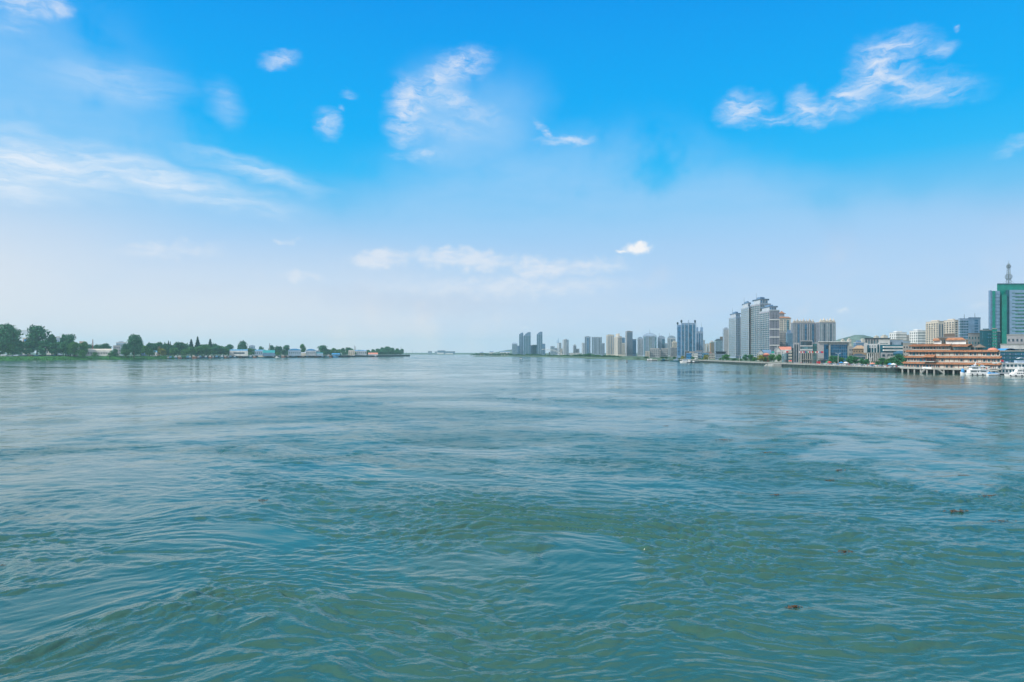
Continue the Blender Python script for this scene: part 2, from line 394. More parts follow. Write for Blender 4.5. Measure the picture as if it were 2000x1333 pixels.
M = dict(
    white=mat('white_render', (.70, .71, .71), streak=True), cream=mat('cream_render', (.58, .53, .46)), beige=mat('beige_render', (.44, .41, .38)),
    pale=mat('pale_render', (.44, .49, .55)), grey=mat('grey_render', (.32, .33, .35)), stone=mat('grey_stone', (.42, .43, .45), vs=.6),
    dark=mat('dark_render', (.10, .11, .13)), bluegrey=mat('blue_grey_panel', (.14, .24, .38)), palblue=mat('pale_blue_panel', (.30, .40, .52)),
    taupe=mat('taupe_tile', (.20, .215, .27)), mint=mat('mint_render', (.36, .50, .48)), teal=mat('teal_panel', (.015, .12, .17)),
    brown=mat('brown_render', (.20, .16, .13)), orange=mat('orange_roof_tile', (.35, .165, .09), rough=.55, var=.3, vs=1.2), pink=mat('pink_roof_tile', (.62, .25, .18)),
    red=mat('red_paint', (.27, .06, .05)), warm=mat('warm_grey_render', (.37, .38, .45)), redbrick=mat('red_brick', (.24, .07, .05)), concrete=mat('pier_concrete', (.36, .37, .36), vs=.8, streak=True), wall=mat('weed_dark_wall', (.035, .06, .06), vs=.9, var=.4),
    cope=mat('pale_coping', (.38, .39, .37)), bluroof=mat('blue_sheet_roof', (.05, .28, .60), rough=.45), turq=mat('turquoise_sheet_roof', (.02, .27, .30), rough=.45),
    lbroof=mat('light_blue_sheet_roof', (.10, .28, .46), rough=.5), darkroof=mat('dark_slate_roof', (.05, .08, .11)), steel=mat('painted_steel', (.22, .28, .32), rough=.4, metal=.3),
    black=mat('dark_hull', (.012, .025, .04), rough=.5), boat=mat('white_boat_paint', (.82, .83, .84), rough=.35, var=.05), rust=mat('rusty_steel', (.20, .09, .06)),
    green=mat('green_glass_panel', (.0, .25, .20), rough=.25), tan=mat('tan_render', (.42, .30, .20)),
    asphalt=mat('promenade_paving', (.22, .22, .22)), trunk=mat('bark', (.06, .045, .035)), curtain=mat('pale_curtain_wall', (.22, .36, .54), rough=.3),
    gA=glass('dark_window_glass', (.015, .05, .075)), gB=glass('blue_window_glass', (.01, .12, .24)), gT=glass('teal_window_glass', (.01, .11, .16)), gG=glass('green_window_glass', (.0, .14, .12)),
    gL=glass('light_window_glass', (.08, .20, .24)),
)
for k, c in dict(yellow=(.7, .55, .05), flagwhite=(.8, .8, .8), flagred=(.65, .02, .04), flagblue=(.03, .15, .5), flaggreen=(.02, .3, .12), car_silver=(.5, .52, .55), skin=(.45, .28, .2), skirt=(.08, .1, .18), shirt=(.6, .6, .62)).items():
    M[k] = mat(k + '_paint', c, rough=.45, var=.06)

# ------------------------------------------------------------------ mesh builder
class Fr:
    """a facade line from p to q (left to right for someone on the river); n points outwards"""
    def __init__(s, p, q):
        s.p = Vector((p[0], p[1], 0)); d = Vector((q[0] - p[0], q[1] - p[1], 0)); s.L = d.length; s.u = d.normalized(); s.n = Vector((s.u.y, -s.u.x, 0))
    def at(s, a, o, z): 
        r = s.p + s.u * a + s.n * o; return (r.x, r.y, z)
class MB:
    def __init__(s): s.v = []; s.f = []
    def quad(s, *p): i = len(s.v); s.v += [tuple(q) for q in p]; s.f.append(tuple(range(i, i + len(p))))
    def box8(s, c):
        i = len(s.v); s.v += [tuple(q) for q in c]
        for a in ((3, 2, 1, 0), (4, 5, 6, 7), (0, 1, 5, 4), (1, 2, 6, 5), (2, 3, 7, 6), (3, 0, 4, 7)): s.f.append(tuple(i + k for k in a))
    def fb(s, fr, a0, a1, z0, z1, o0, o1):      # box on a facade: along a0..a1, out from o0 to o1
        s.box8([fr.at(a0, o1, z0), fr.at(a1, o1, z0), fr.at(a1, o0, z0), fr.at(a0, o0, z0), fr.at(a0, o1, z1), fr.at(a1, o1, z1), fr.at(a1, o0, z1), fr.at(a0, o0, z1)])
    def box(s, x0, x1, y0, y1, z0, z1):
        s.box8([(x0, y0, z0), (x1, y0, z0), (x1, y1, z0), (x0, y1, z0), (x0, y0, z1), (x1, y0, z1), (x1, y1, z1), (x0, y1, z1)])
    def prism(s, poly, z0, z1, poly1=None):
        n = len(poly); i = len(s.v); poly1 = poly1 or poly
        s.v += [(p[0], p[1], z0) for p in poly] + [(p[0], p[1], z1) for p in poly1]
        s.f.append(tuple(range(i + n - 1, i - 1, -1))); s.f.append(tuple(range(i + n, i + 2 * n)))
        for k in range(n): s.f.append((i + k, i + (k + 1) % n, i + n + (k + 1) % n, i + n + k))
    def rings(s, rings, closed=True, cap=True):
        i = len(s.v); n = len(rings[0])
        for r in rings: s.v += [tuple(p) for p in r]
        for a in range(len(rings) - 1):
            for k in range(n if closed else n - 1):
                b = i + a * n; k2 = (k + 1) % n; s.f.append((b + k, b + k2, b + n + k2, b + n + k))
        if cap: s.f.append(tuple(range(i + n - 1, i - 1, -1))); s.f.append(tuple(range(i + (len(rings) - 1) * n, i + len(rings) * n)))
    def lathe(s, cx, cy, prof, n=10, squash=1.0):
        s.rings([[(cx + r * math.cos(2 * math.pi * k / n), cy + r * squash * math.sin(2 * math.pi * k / n), z) for k in range(n)] for r, z in prof])
    def tube(s, a, b, r0, r1=None, n=6):
        a, b = Vector(a), Vector(b); r1 = r0 if r1 is None else r1; d = (b - a)
        if d.length < 1e-6: return
        q = d.to_track_quat('Z', 'Y')
        ring = lambda c, r: [tuple(c + q @ Vector((r * math.cos(2 * math.pi * k / n), r * math.sin(2 * math.pi * k / n), 0))) for k in range(n)]
        s.rings([ring(a, r0), ring(b, r1)])
    def build(s, name, m, parent=None, smooth=False, label=None):
        if not s.v: return None
        o = parent.location if parent is not None else Vector((0, 0, 0))
        vs = [(x - o.x, y - o.y, z - o.z) for x, y, z in s.v]
        ob = mesh_obj(name, vs, s.f, M[m] if isinstance(m, str) else m, parent, smooth)
        if label: ob['label'] = label
        return ob
def empty(name, loc, label, cat, group=None):
    o = bpy.data.objects.new(name, None); COL.objects.link(o); o.location = loc; o.empty_display_size = .5
    o['label'] = label; o['category'] = cat
    if group: o['group'] = group
    return o
def dup(root, loc, rz=0.0, sc=None, label=None, group=None):
    r = root.copy(); COL.objects.link(r); r.location = loc; r.rotation_euler = (0, 0, rz)
    if sc: r.scale = sc
    if label: r['label'] = label
    if group: r['group'] = group
    for ch in root.children:
        c = ch.copy(); COL.objects.link(c); c.parent = r
        for gch in ch.children:
            d = gch.copy(); COL.objects.link(d); d.parent = c
    return r

# ------------------------------------------------------------------ buildings
GR = 2.4      # right bank level
GL = 4.6      # left bank level
def world_pts(front): return [(X(px, D), D) for px, D in front]
def wf(pl, pc, pr, D):
    """front line of a block that stands square to the river: west face pl..pc, south face pc..pr"""
    return [(pl, min(D * (pc - 1000.0) / (pl - 1000.0), D * 1.12)), (pc, D), (pr, D)]
def side_ext(pts, depth):
    a, b = Vector(pts[0]), Vector(pts[-1])
    return [tuple(b + b.normalized() * depth), tuple(a + a.normalized() * depth)]

def facade(parent, fr, z0, z1, spec):
    kind = spec[0]; H = z1 - z0; L = fr.L
    if kind == 'cols':        # window columns: n, share of width, floors, glass, piers?
        n, fw, nf, gm = spec[1:5]; pier = spec[5] if len(spec) > 5 else None
        pw = L / n; fh = H / nf
        for i in range(n):
            mb = MB(); c = (i + .5) * pw
            for k in range(nf): mb.fb(fr, c - pw * fw / 2, c + pw * fw / 2, z0 + (k + .22) * fh, z0 + (k + .86) * fh, -.1, .08)
            mb.build('window_column', gm, parent)
        if pier:
            for i in range(n + 1):
                mb = MB(); c = i * pw; w = pw * (1 - fw) * .28
                mb.fb(fr, max(0, c - w), min(L, c + w), z0, z1, -.05, .55); mb.build('pilaster', pier, parent)
    elif kind == 'strip':     # full height glass strips
        n, fw, nf, gm = spec[1:5]; pw = L / n; fh = H / nf
        for i in range(n):
            c = (i + .5) * pw; mb = MB(); mb.fb(fr, c - pw * fw / 2, c + pw * fw / 2, z0 + 1, z1 - 1.2, -.1, .12); o = mb.build('glass_strip', gm, parent)
            mb = MB()
            for k in range(1, nf): mb.fb(fr, c - pw * fw / 2, c + pw * fw / 2, z0 + k * fh - .35, z0 + k * fh + .1, 0, .22)
            mb.build('floor_band', spec[5] if len(spec) > 5 else 'bluegrey', parent)
    elif kind == 'bands':     # ribbon windows: floors, share of height, glass
        nf, fw, gm = spec[1:4]; fh = H / nf; m_ = spec[4] if len(spec) > 4 else .04
        for k in range(nf):
            mb = MB(); mb.fb(fr, L * m_, L * (1 - m_), z0 + (k + .5 - fw / 2) * fh, z0 + (k + .5 + fw / 2) * fh, -.1, .08); mb.build('window_band', gm, parent)
        mb = MB(); nm = max(3, int(L / 3.2))
        for i in range(1, nm): 
            for k in range(nf): mb.fb(fr, L * i / nm - .12, L * i / nm + .12, z0 + (k + .5 - fw / 2) * fh, z0 + (k + .5 + fw / 2) * fh, 0, .16)
        mb.build('mullions', 'palblue', parent)
    elif kind == 'grid':      # single windows
        nx, nz, fw, fh_, gm = spec[1:6]; pw = L / nx; fh = H / nz
        for i in range(nx):
            for k in range(nz):
                mb = MB(); c = (i + .5) * pw; b = z0 + (k + .5) * fh
                mb.fb(fr, c - pw * fw / 2, c + pw * fw / 2, b - fh * fh_ / 2, b + fh * fh_ / 2, -.1, .07)
                mb.build('window', gm, parent)
    elif kind == 'balc':      # stacks of balconies: n, floors, slab material
        n, nf, sm, gm = spec[1:5]; pw = L / n; fh = H / nf
        for i in range(n):
            a = i * pw + pw * .14; b = (i + 1) * pw - pw * .14
            mb = MB(); mb.fb(fr, a, b, z0, z1, -.1, .1); mb.build('window_column', gm, parent)
            mb = MB()
            for k in range(nf + 1):
                z = z0 + k * fh; mb.fb(fr, a + pw * .14, b - pw * .10, z - .15, z + .75, -.02, .7)
            mb.build('balcony_stack', sm, parent)
            mb = MB(); mb.fb(fr, i * pw, i * pw + pw * .13, z0, z1 + .6, -.05, .3); mb.build('pilaster', spec[5] if len(spec) > 5 else sm, parent)
    elif kind == 'multi':     # list of (from, to, spec) shares of the width
        for a, b, sp in spec[1]:
            f2 = Fr(fr.at(L * a, 0, 0)[:2], fr.at(L * b, 0, 0)[:2]); facade(parent, f2, z0, z1, sp)

def bld(label, front, top, wall='grey', spec=None, name='building', cat='building', depth=18, gz=GR, roof='flat', rm=None, rh=3.0, ref=None, group=None, extra=None, zb=None):
    pts = world_pts(front)
    D = front[ref][1] if ref is not None else min(d for _, d in front)
    zt = Z(top, D); poly = pts + side_ext(pts, depth)
    z0 = gz if zb is None else zb
    cx = sum(p[0] for p in poly) / len(poly); cy = sum(p[1] for p in poly) / len(poly)
    e = empty(name, (cx, cy, z0), label, cat, group)
    mb = MB(); mb.prism(poly, z0 - .5, zt); mb.build('wall', wall, e)
    frs = [Fr(pts[i], pts[i + 1]) for i in range(len(pts) - 1)]
    if spec:
        sl = spec if isinstance(spec, list) else [spec] * len(frs)
        for fr, sp in zip(frs, sl):
            if sp: facade(e, fr, z0 + min(3.5, (zt - z0) * .12), zt - min(1.5, (zt - z0) * .05), sp)
    def grow(poly, k):
        c = Vector((cx, cy)); return [tuple(c + (Vector(p) - c) * k) for p in poly]
    rm = rm or 'cope'
    if roof == 'flat':
        mb = MB(); mb.prism(grow(poly, 1.02), zt, zt + .7); mb.build('roof', rm, e)
    elif roof == 'plant':
        mb = MB(); mb.prism(grow(poly, 1.02), zt, zt + .7); r = mb.build('roof', rm, e)
        mb = MB(); mb.prism(grow(poly, .5), zt + .7, zt + .7 + rh); mb.build('plant_room', wall, e)
    elif roof == 'hip':
        mb = MB(); mb.prism(grow(poly, 1.06), zt, zt + rh, grow(poly, .35)); mb.build('roof', rm, e)
    elif roof == 'dome':
        mb = MB(); mb.prism(grow(poly, 1.03), zt, zt + .5)
        P_ = [(k, math.sin(math.acos(k)) if k < 1 else 0) for k in (1, .94, .8, .6, .35, .08)]
        for (k0, h0), (k1, h1) in zip(P_, P_[1:]): mb.prism(grow(poly, k0), zt + .5 + h0 * rh, zt + .5 + h1 * rh, grow(poly, k1))
        mb.build('roof', rm, e)
    elif roof == 'arc':       # barrel roof arched along the front
        fr = Fr(pts[0], pts[-1]); n = 10; mb = MB(); ra, rb = [], []
        bk = side_ext(pts, depth)
        A0, A1 = Vector(pts[0]), Vector(pts[-1]); B0, B1 = Vector(bk[1]), Vector(bk[0])
        for k in range(n + 1):
            t = k / n; h = zt + .3 + rh * math.sin(math.pi * t) ** .7
            a = A0.lerp(A1, t); b = B0.lerp(B1, t); ra.append((a.x, a.y, h)); rb.append((b.x, b.y, h))
        low = lambda r: [(p[0], p[1], zt - .2) for p in r]
        mb.rings([low(ra), ra, rb, low(rb)], closed=False, cap=False); mb.build('roof', rm, e)
    elif roof == 'gable':     # ridge runs along the front
        bk = side_ext(pts, depth); A0, A1 = Vector(pts[0]), Vector(pts[-1]); B0, B1 = Vector(bk[1]), Vector(bk[0])
        m0, m1 = (A0 + B0) / 2, (A1 + B1) / 2; mb = MB()
        q = [(A0.x, A0.y, zt), (A1.x, A1.y, zt), (m1.x, m1.y, zt + rh), (m0.x, m0.y, zt + rh), (B0.x, B0.y, zt), (B1.x, B1.y, zt)]
        i = len(mb.v); mb.v += q; mb.f += [(0, 1, 2, 3), (3, 2, 5, 4), (0, 3, 4), (1, 5, 2), (0, 4, 5, 1)]
        mb.build('roof', rm, e)
    if extra: extra(e, frs, z0, zt, poly, grow)
    return e
def mast(e, x, y, z0, z1, r=.25, m='steel', name='mast'):
    mb = MB(); mb.tube((x, y, z0), (x, y, z1), r, r * .4); return mb.build(name, m, e)
# ------------------------------------------------------------------ land
RSHORE = [(262, 150), (280, 300), (290, 330), (291, 372), (279, 415), (266, 431), (245.5, 437), (241, 490), (235, 595), (229, 764), (222, 900), (197, 1010), (169, 1253), (114, 1515), (0, 1851), (-119, 1984), (-40, 2300), (150, 3000), (300, 3460)]
LSHORE = [(-700, 300), (-780, 700), (-757, 1010), (-646, 1149), (-610, 1312), (-553, 1475), (-424, 1572), (-368, 1754), (-297, 1984), (-420, 2250), (-900, 3100), (-1500, 3460)]
def land(name, shore, side, z, slope, m, far):
    v, f = [], []
    n = len(shore)
    for i, (x, y) in enumerate(shore):
        s = slope(y)
        for dx, zz in ((0, -1.2), (side * .6 * s, z * .45), (side * s, z), (side * 260, z + .5), (side * far, z + 3)): v.append((x + dx, y, zz))
    for i in range(n - 1):
        for k in range(4):
            q = (i * 5 + k, i * 5 + k + 1, (i + 1) * 5 + k + 1, (i + 1) * 5 + k)
            f.append(q if side < 0 else q[::-1])
    o = mesh_obj(name, v, f, m); o['kind'] = 'structure'; return o
ground_m = mat('bank_ground', (.07, .12, .07), var=.35, vs=.02)
grass_m = foliage('bank_grass', (.02, .125, .025), var=.35, vs=.08)
land('ground_right', RSHORE, 1, GR, lambda y: .5 if y < 960 else 16, ground_m, 5600)
land('ground_left', LSHORE, -1, GL, lambda y: 55 if y < 1330 else 8, ground_m, 4700)
far = mesh_obj('ground_far', [(-6000, 3460, -1), (6000, 3460, -1), (6000, 3500, 2), (-6000, 3500, 2), (6000, 6000, 5), (-6000, 6000, 5)], [(0, 1, 2, 3), (3, 2, 4, 5)], ground_m); far['kind'] = 'structure'
# grassy foreshore of the left bank (a slope of its own, laid on the bank)
v, f = [], []
SH = [(-812, 880), (-757, 1010), (-700, 1080), (-646, 1149), (-622, 1230), (-612, 1312), (-590, 1370)]
for i, (x, y) in enumerate(SH):
    w = [48, 50, 46, 36, 24, 12, 4][i]
    for t, zz in ((-0.03, -.6), (.0, .3), (.25, 1.7), (.6, 3.6), (1.0, 5.6 - 1.0 * (i > 3))): v.append((x - w * t * (1 if t > 0 else -1) + (3 if t < 0 else 0), y + random.uniform(-4, 4), zz + random.uniform(-.1, .5) * (t > .3)))
for i in range(len(SH) - 1):
    for k in range(4): f.append((i * 5 + k, i * 5 + k + 1, (i + 1) * 5 + k + 1, (i + 1) * 5 + k))
gb = mesh_obj('grass_bank', v, f, grass_m); gb['kind'] = 'structure'
mb = MB()
for i in range(5200):       # tall grass and reeds standing on the foreshore
    t = random.random() ** .7 * (len(SH) - 1.01); k = int(t); a, b = Vector(SH[k]), Vector(SH[k + 1]); p = a.lerp(b, t - k)
    w = [48, 50, 46, 36, 24, 12, 4][k]; s = random.random()
    x = p.x - w * s * .98; y = p.y; z = .2 + 5.0 * s ** .8; h = random.uniform(.5, 1.5); ww = random.uniform(.4, 1.2); a_ = random.uniform(0, 3.14)
    c, sn = math.cos(a_) * ww, math.sin(a_) * ww
    mb.quad((x - c, y - sn, z), (x + c, y + sn, z), (x + c * .5, y + sn * .5, z + h), (x - c * .3, y - sn * .3, z + h * .8))
o = mb.build('tall_grass', grass_m); o['kind'] = 'stuff'
# hills
def hill(name, pts, D, dd, m):
    v, f = [], []
    n = len(pts)
    for i, (px, py) in enumerate(pts):
        x = X(px, D); z = Z(py, D)
        for t, k in ((-1.0, 0), (-.6, .35), (-.3, .72), (0, 1), (.5, .6), (1, 0)):
            v.append((x + random.uniform(-8, 8), D + dd * t, (z - 4) * (k + (random.uniform(-.05, .05) if 0 < k < 1 else 0)) + 4 if z > 4 else 4))
    for i in range(n - 1):
        for k in range(5): f.append((i * 6 + k, (i + 1) * 6 + k, (i + 1) * 6 + k + 1, i * 6 + k + 1))
    o = mesh_obj(name, v, f, m, smooth=True); o['kind'] = 'structure'; return o
hill_m = mat('hill_scrub', (.10, .15, .12), var=.5, vs=.02)
hill('hill', [(1600, 690), (1625, 671), (1640, 664), (1652, 659.5), (1664, 656.5), (1672, 654.5), (1682, 654.5), (1690, 658), (1702, 663), (1725, 668), (1760, 676), (1800, 690)], 2500, 420, hill_m)
hill('hill', [(958, 691), (975, 687), (988, 684), (1000, 683), (1012, 684.5), (1040, 688), (1070, 691)], 3300, 200, hill_m)
# promenade paving on top of the river wall
v, f = [], []
RW = [p for p in RSHORE if p[1] <= 900]
for x, y in RW: v += [(x + .3, y, GR + .02), (x + 24, y, GR + .02)]
for i in range(len(RW) - 1): f.append((2 * i + 1, 2 * i, 2 * i + 2, 2 * i + 3)[::-1])
o = mesh_obj('promenade', v, f, M['asphalt']); o['kind'] = 'structure'
# river wall
e = empty('river_wall', (240, 500, 0), 'long dark stone river wall with pale coping along the right bank', 'wall')
mw, mc, mr = MB(), MB(), MB()
for (x0, y0), (x1, y1) in zip(RW, RW[1:]):
    fr = Fr((x1, y1), (x0, y0)); mw.fb(fr, 0, fr.L, -1.5, GR - .25, -.5, .35); mc.fb(fr, 0, fr.L, GR - .25, GR + .12, -.7, .55)
    n = int(fr.L / 6)
    for k in range(n): mr.fb(fr, (k + .3) * 6, (k + .3) * 6 + .7, -1.5, GR - .3, .3, .7)
mw.build('wall_face', 'wall', e); mc.build('coping', 'cope', e); mr.build('fender_ribs', 'wall', e)
e = empty('promenade_railing', (241, 500, GR), 'pale stone railing with posts running along the top of the river wall', 'railing')
mp, ml = MB(), MB()
for (x0, y0), (x1, y1) in zip(RW, RW[1:]):
    fr = Fr((x1, y1), (x0, y0)); n = max(1, int(fr.L / 3))
    for z in (.95, .55, .2): ml.fb(fr, 0, fr.L, GR + z, GR + z + .12, -.12, .0)
    for k in range(n): mp.fb(fr, fr.L * k / n, fr.L * k / n + .3, GR + .1, GR + 1.25, -.22, .1)
o = mp.build('posts', 'cope', e); o['kind'] = 'stuff'; ml.build('rails', 'cope', e)
# pale concrete jetty block at the bend
e = empty('jetty', (X(1528, 596), 596, 0), 'pale concrete jetty block with steps projecting from the river wall', 'jetty')
mb = MB(); x, y = 233, 596
mb.box(x - 7, x, y - 6, y + 7, -1, 2.1); mb.box(x - 8, x - 7, y - 5, y + 5, -1, 1.0); mb.build('platform', 'concrete', e)
mb = MB(); [mb.box(x - 8 - k * .5, x - 7.5 - k * .5, y + 6, y + 9, -1, 1.8 - k * .4) for k in range(4)]; mb.build('steps', 'cope', e)
# ------------------------------------------------------------------ right bank: far skyline
def crown_box(e, frs, z0, zt, poly, grow, k, h, m, name='crown'):
    mb = MB(); mb.prism(grow(poly, k), zt + .6, zt + .6 + h); return mb.build(name, m, e)
S3 = ('cols', 3, .5, 22, 'gA')
# curved glass towers at the head of the bay
def slant(px0, px1, D, top, cut, label, left=True, m='bluegrey', depth=26, grp=None):
    """tower whose roof curves down on its left side"""
    pts = world_pts([(px0, D), (px1, D)]); poly = pts + side_ext(pts, depth)
    z1 = Z(top, D); e = empty('curved_tower', (sum(p[0] for p in poly) / 4, D + depth / 2, 5), label, 'tower', grp)
    w = pts[1][0] - pts[0][0]; x0 = pts[0][0]; prof = []
    n = 10
    for k in range(n + 1):
        t = k / n; h = z1 - cut * (1 - math.sin(math.pi / 2 * min(1, t * 1.25))) if left else z1 - cut * (1 - math.sin(math.pi / 2 * min(1, (1 - t) * 1.25)))
        prof.append((x0 + w * t, h))
    mb = MB(); bot = 3.0
    ra = [(x, D, z) for x, z in prof]; rb = [(x + 1.0, D + depth, z) for x, z in prof]
    ring = lambda r: r + [(r[-1][0], r[-1][1], bot), (r[0][0], r[0][1], bot)]
    mb.rings([ring(ra), ring(rb)]); mb.build('tower_shell', m, e)
    fr = Fr(pts[0], pts[1]); nf = int((z1 - cut - 6) / 3.6)
    for k in range(0, nf):
        mb = MB(); mb.fb(fr, w * .04, w * .96, 8 + k * 3.6, 8 + k * 3.6 + 1.9, -.1, .12); mb.build('window_band', 'gT', e)
    for a in (.33, .66):
        mb = MB(); mb.fb(fr, w * a - .5, w * a + .5, 6, z1 - cut * .6, 0, .5); mb.build('pilaster', 'palblue', e)
    return e
slant(1014, 1021.6, 2150, 650, 6, 'slimmest and leftmost of three tall curved blue-grey towers at the river mouth', grp=None)
slant(1022.3, 1036.3, 2100, 649, 13, 'tall blue-grey tower with curved shoulder on its left, middle of the three')
slant(1048.3, 1059.5, 2100, 648.2, 9, 'tall blue-grey tower standing apart, just left of the white arched footbridge')
bld('short rounded grey tower left of the three curved towers', [(1000, 2120), (1010.5, 2120)], 672.5, 'palblue', ('bands', 14, .5, 'gT'), roof='dome', rh=5, rm='palblue', name='tower')
bld('low block behind the short rounded tower', [(1009.5, 2160), (1014.5, 2160)], 676, 'bluegrey', ('cols', 3, .5, 10, 'gT'))
bld('low teal block in the gap between the curved towers, left half', [(1036, 2160), (1041, 2160)], 675, 'bluegrey', ('cols', 2, .5, 10, 'gT'))
bld('low teal block in the gap between the curved towers, right half', [(1040, 2120), (1048.5, 2120)], 674.3, 'teal', ('cols', 3, .5, 10, 'gT'))
bld('light blue glass block right behind the last curved tower', [(1059, 2150), (1065, 2150)], 672, 'curtain', ('bands', 12, .6, 'gB'))
bld('pale square block above the arched footbridge', [(1075, 2300), (1083.2, 2300)], 677, 'palblue', S3)
bld('low grey block right of the pale square block', [(1083.2, 2350), (1088, 2350)], 680.5, 'palblue', ('cols', 2, .5, 9, 'gA'))
bld('grey tower with a thin blue spike behind it', wf(1088, 1092, 1096.4, 2250), 670.5, 'pale', S3, extra=lambda e, f, a, b, p, gr: (mast(e, p[1][0] - 2, p[1][1] + 8, b, b + 16, 1.5, 'curtain', 'spike'), mast(e, p[1][0] - 6, p[1][1] + 8, b, b + 10, 1.2, 'curtain', 'spike')), name='tower')
bld('cream low block between the grey tower and the octagonal tower', [(1094, 2200), (1099, 2200)], 681.5, 'cream', ('grid', 3, 4, .5, .5, 'gA'))
bld('stout octagonal grey tower right of the arched footbridge', [(1098.6, 2140), (1101.5, 2100), (1107, 2100), (1110.8, 2140)], 664.3, 'pale', [('cols', 1, .5, 22, 'gA'), ('cols', 3, .5, 22, 'gA'), ('cols', 1, .5, 22, 'gA')], roof='plant', rm='grey', rh=3, name='tower')
bld('small grey tower with slanted cap, left of a pair', wf(1119, 1121, 1125.6, 2150), 675.2, 'pale', S3, roof='plant', rh=3)
bld('lower grey tower, right of the pair', wf(1125.6, 1127, 1131.6, 2150), 682, 'pale', ('cols', 3, .5, 9, 'gA'))
bld('pale low-rise row behind the riverside trees', [(1112, 2050), (1134, 2050)], 690, 'white', ('cols', 8, .5, 3, 'gA'))
bld('lilac-grey block left of the blue-striped tower', wf(1136, 1138, 1143, 2000), 670.5, 'pale', ('cols', 3, .4, 16, 'gA'))
bld('grey tower with one broad blue stripe down its middle', [(1142, 1900), (1153.5, 1900)], 658.3, 'palblue', ('multi', [(0, .38, ('cols', 1, .5, 26, 'gA')), (.40, .68, ('strip', 1, .9, 26, 'gB')), (.7, 1, ('cols', 1, .5, 26, 'gA'))]), roof='plant', rm='grey', rh=1.5, name='tower')
bld('broad grey twin tower with two dark balcony shafts', [(1155.6, 1850), (1175.6, 1850)], 659, 'palblue', ('multi', [(0, .3, ('cols', 2, .4, 26, 'gA')), (.3, .38, ('strip', 1, 1, 26, 'gA', 'palblue')), (.4, .7, ('cols', 2, .4, 26, 'gA')), (.72, .82, ('strip', 1, 1, 26, 'gA', 'palblue')), (.84, 1, ('cols', 1, .5, 26, 'gA'))]), name='tower')
bld('lower grey block leaning on the twin tower', [(1175.6, 1880), (1181, 1880)], 671.2, 'palblue', ('cols', 3, .4, 17, 'gA'))
bld('cream tower with blue-grey stripes behind the stepped cream tower', wf(1184, 1186, 1199.5, 1760), 654.8, 'cream', [('cols', 1, .5, 28, 'gA'), ('strip', 4, .5, 28, 'gB', 'cream')], name='tower', roof='plant', rh=1)
bld('stepped cream tower with a small crest on its roof', wf(1198.7, 1207, 1214.5, 1650), 657.8, 'cream', [('cols', 3, .42, 25, 'gA'), ('strip', 2, .55, 25, 'gA', 'bluegrey')], roof='plant', rm='pale', rh=7, name='tower')
bld('blue block peeking out left of the dark slab tower', [(1214.5, 1720), (1220.5, 1720)], 660.2, 'bluegrey', ('cols', 3, .5, 20, 'gB'))
bld('low cream block at the left foot of the dark slab tower', [(1214, 1600), (1221, 1600)], 670.8, 'cream', ('cols', 3, .5, 14, 'gA'))
bld('dark blue-grey slab tower, tallest of its cluster', wf(1221.5, 1224.5, 1235.5, 1620), 648, 'grey', [('cols', 2, .4, 30, 'gA'), ('cols', 5, .5, 30, 'gA', 'bluegrey')], roof='plant', rm='dark', rh=1.5, name='tower')
bld('blue glass block right of the dark slab tower', [(1235.5, 1640), (1242.8, 1640)], 663.3, 'curtain', ('strip', 3, .7, 20, 'gB'))
bld('small arch-roofed tower, leftmost of the arched ones', [(1245, 1560), (1255.8, 1560)], 662, 'pale', ('cols', 4, .5, 22, 'gA'), roof='arc', rm='palblue', rh=4, name='tower')
bld('wide arch-roofed tower with glass corners, largest of the arched ones', wf(1255.5, 1258, 1282.5, 1500), 656, 'palblue', [('cols', 1, .5, 24, 'gA'), ('multi', [(0, .12, ('strip', 1, .9, 24, 'gL')), (.16, .34, ('cols', 2, .5, 24, 'gA')), (.36, .62, ('strip', 2, .75, 24, 'gT', 'cream')), (.64, .82, ('cols', 2, .5, 24, 'gA')), (.84, 1, ('strip', 1, .9, 24, 'gL'))])], roof='arc', rm='palblue', rh=6, name='tower',
    extra=lambda e, f, a, b, p, gr: (mast(e, (p[0][0] + p[2][0]) / 2, p[1][1] + 6, b + 5, b + 14, .5),))
bld('narrow arch-roofed tower with a turquoise glass corner', [(1284.3, 1530), (1298.8, 1530)], 660, 'palblue', ('multi', [(0, .55, ('cols', 3, .5, 22, 'gA')), (.58, .98, ('strip', 1, .95, 22, 'gT'))]), roof='arc', rm='palblue', rh=4.5, name='tower',
    extra=lambda e, f, a, b, p, gr: (mast(e, p[0][0] + 5, p[1][1] + 6, b + 3, b + 11, .5),))
bld('pale block between two arch-roofed towers', [(1298.5, 1600), (1304, 1600)], 671.5, 'palblue', ('cols', 2, .4, 14, 'gA'))
bld('arch-roofed tower just left of the blue office tower', [(1303.5, 1500), (1319.8, 1500)], 660.5, 'pale', ('multi', [(0, .35, ('cols', 2, .5, 24, 'gA')), (.38, .96, ('strip', 2, .8, 24, 'gA', 'palblue'))]), roof='arc', rm='palblue', rh=5, name='tower',
    extra=lambda e, f, a, b, p, gr: (mast(e, p[0][0] + 6, p[1][1] + 6, b + 3, b + 12, .5),))
bld('cream block tucked behind the left edge of the blue office tower', wf(1312, 1313.5, 1323, 1420), 668.5, 'cream', ('cols', 4, .5, 14, 'gA'), roof='plant', rh=2)
bld('brown-grey residential block at the foot of the blue office tower', [(1309.5, 1250), (1322, 1250)], 679, 'grey', ('cols', 5, .5, 7, 'gA'), rm='cream')
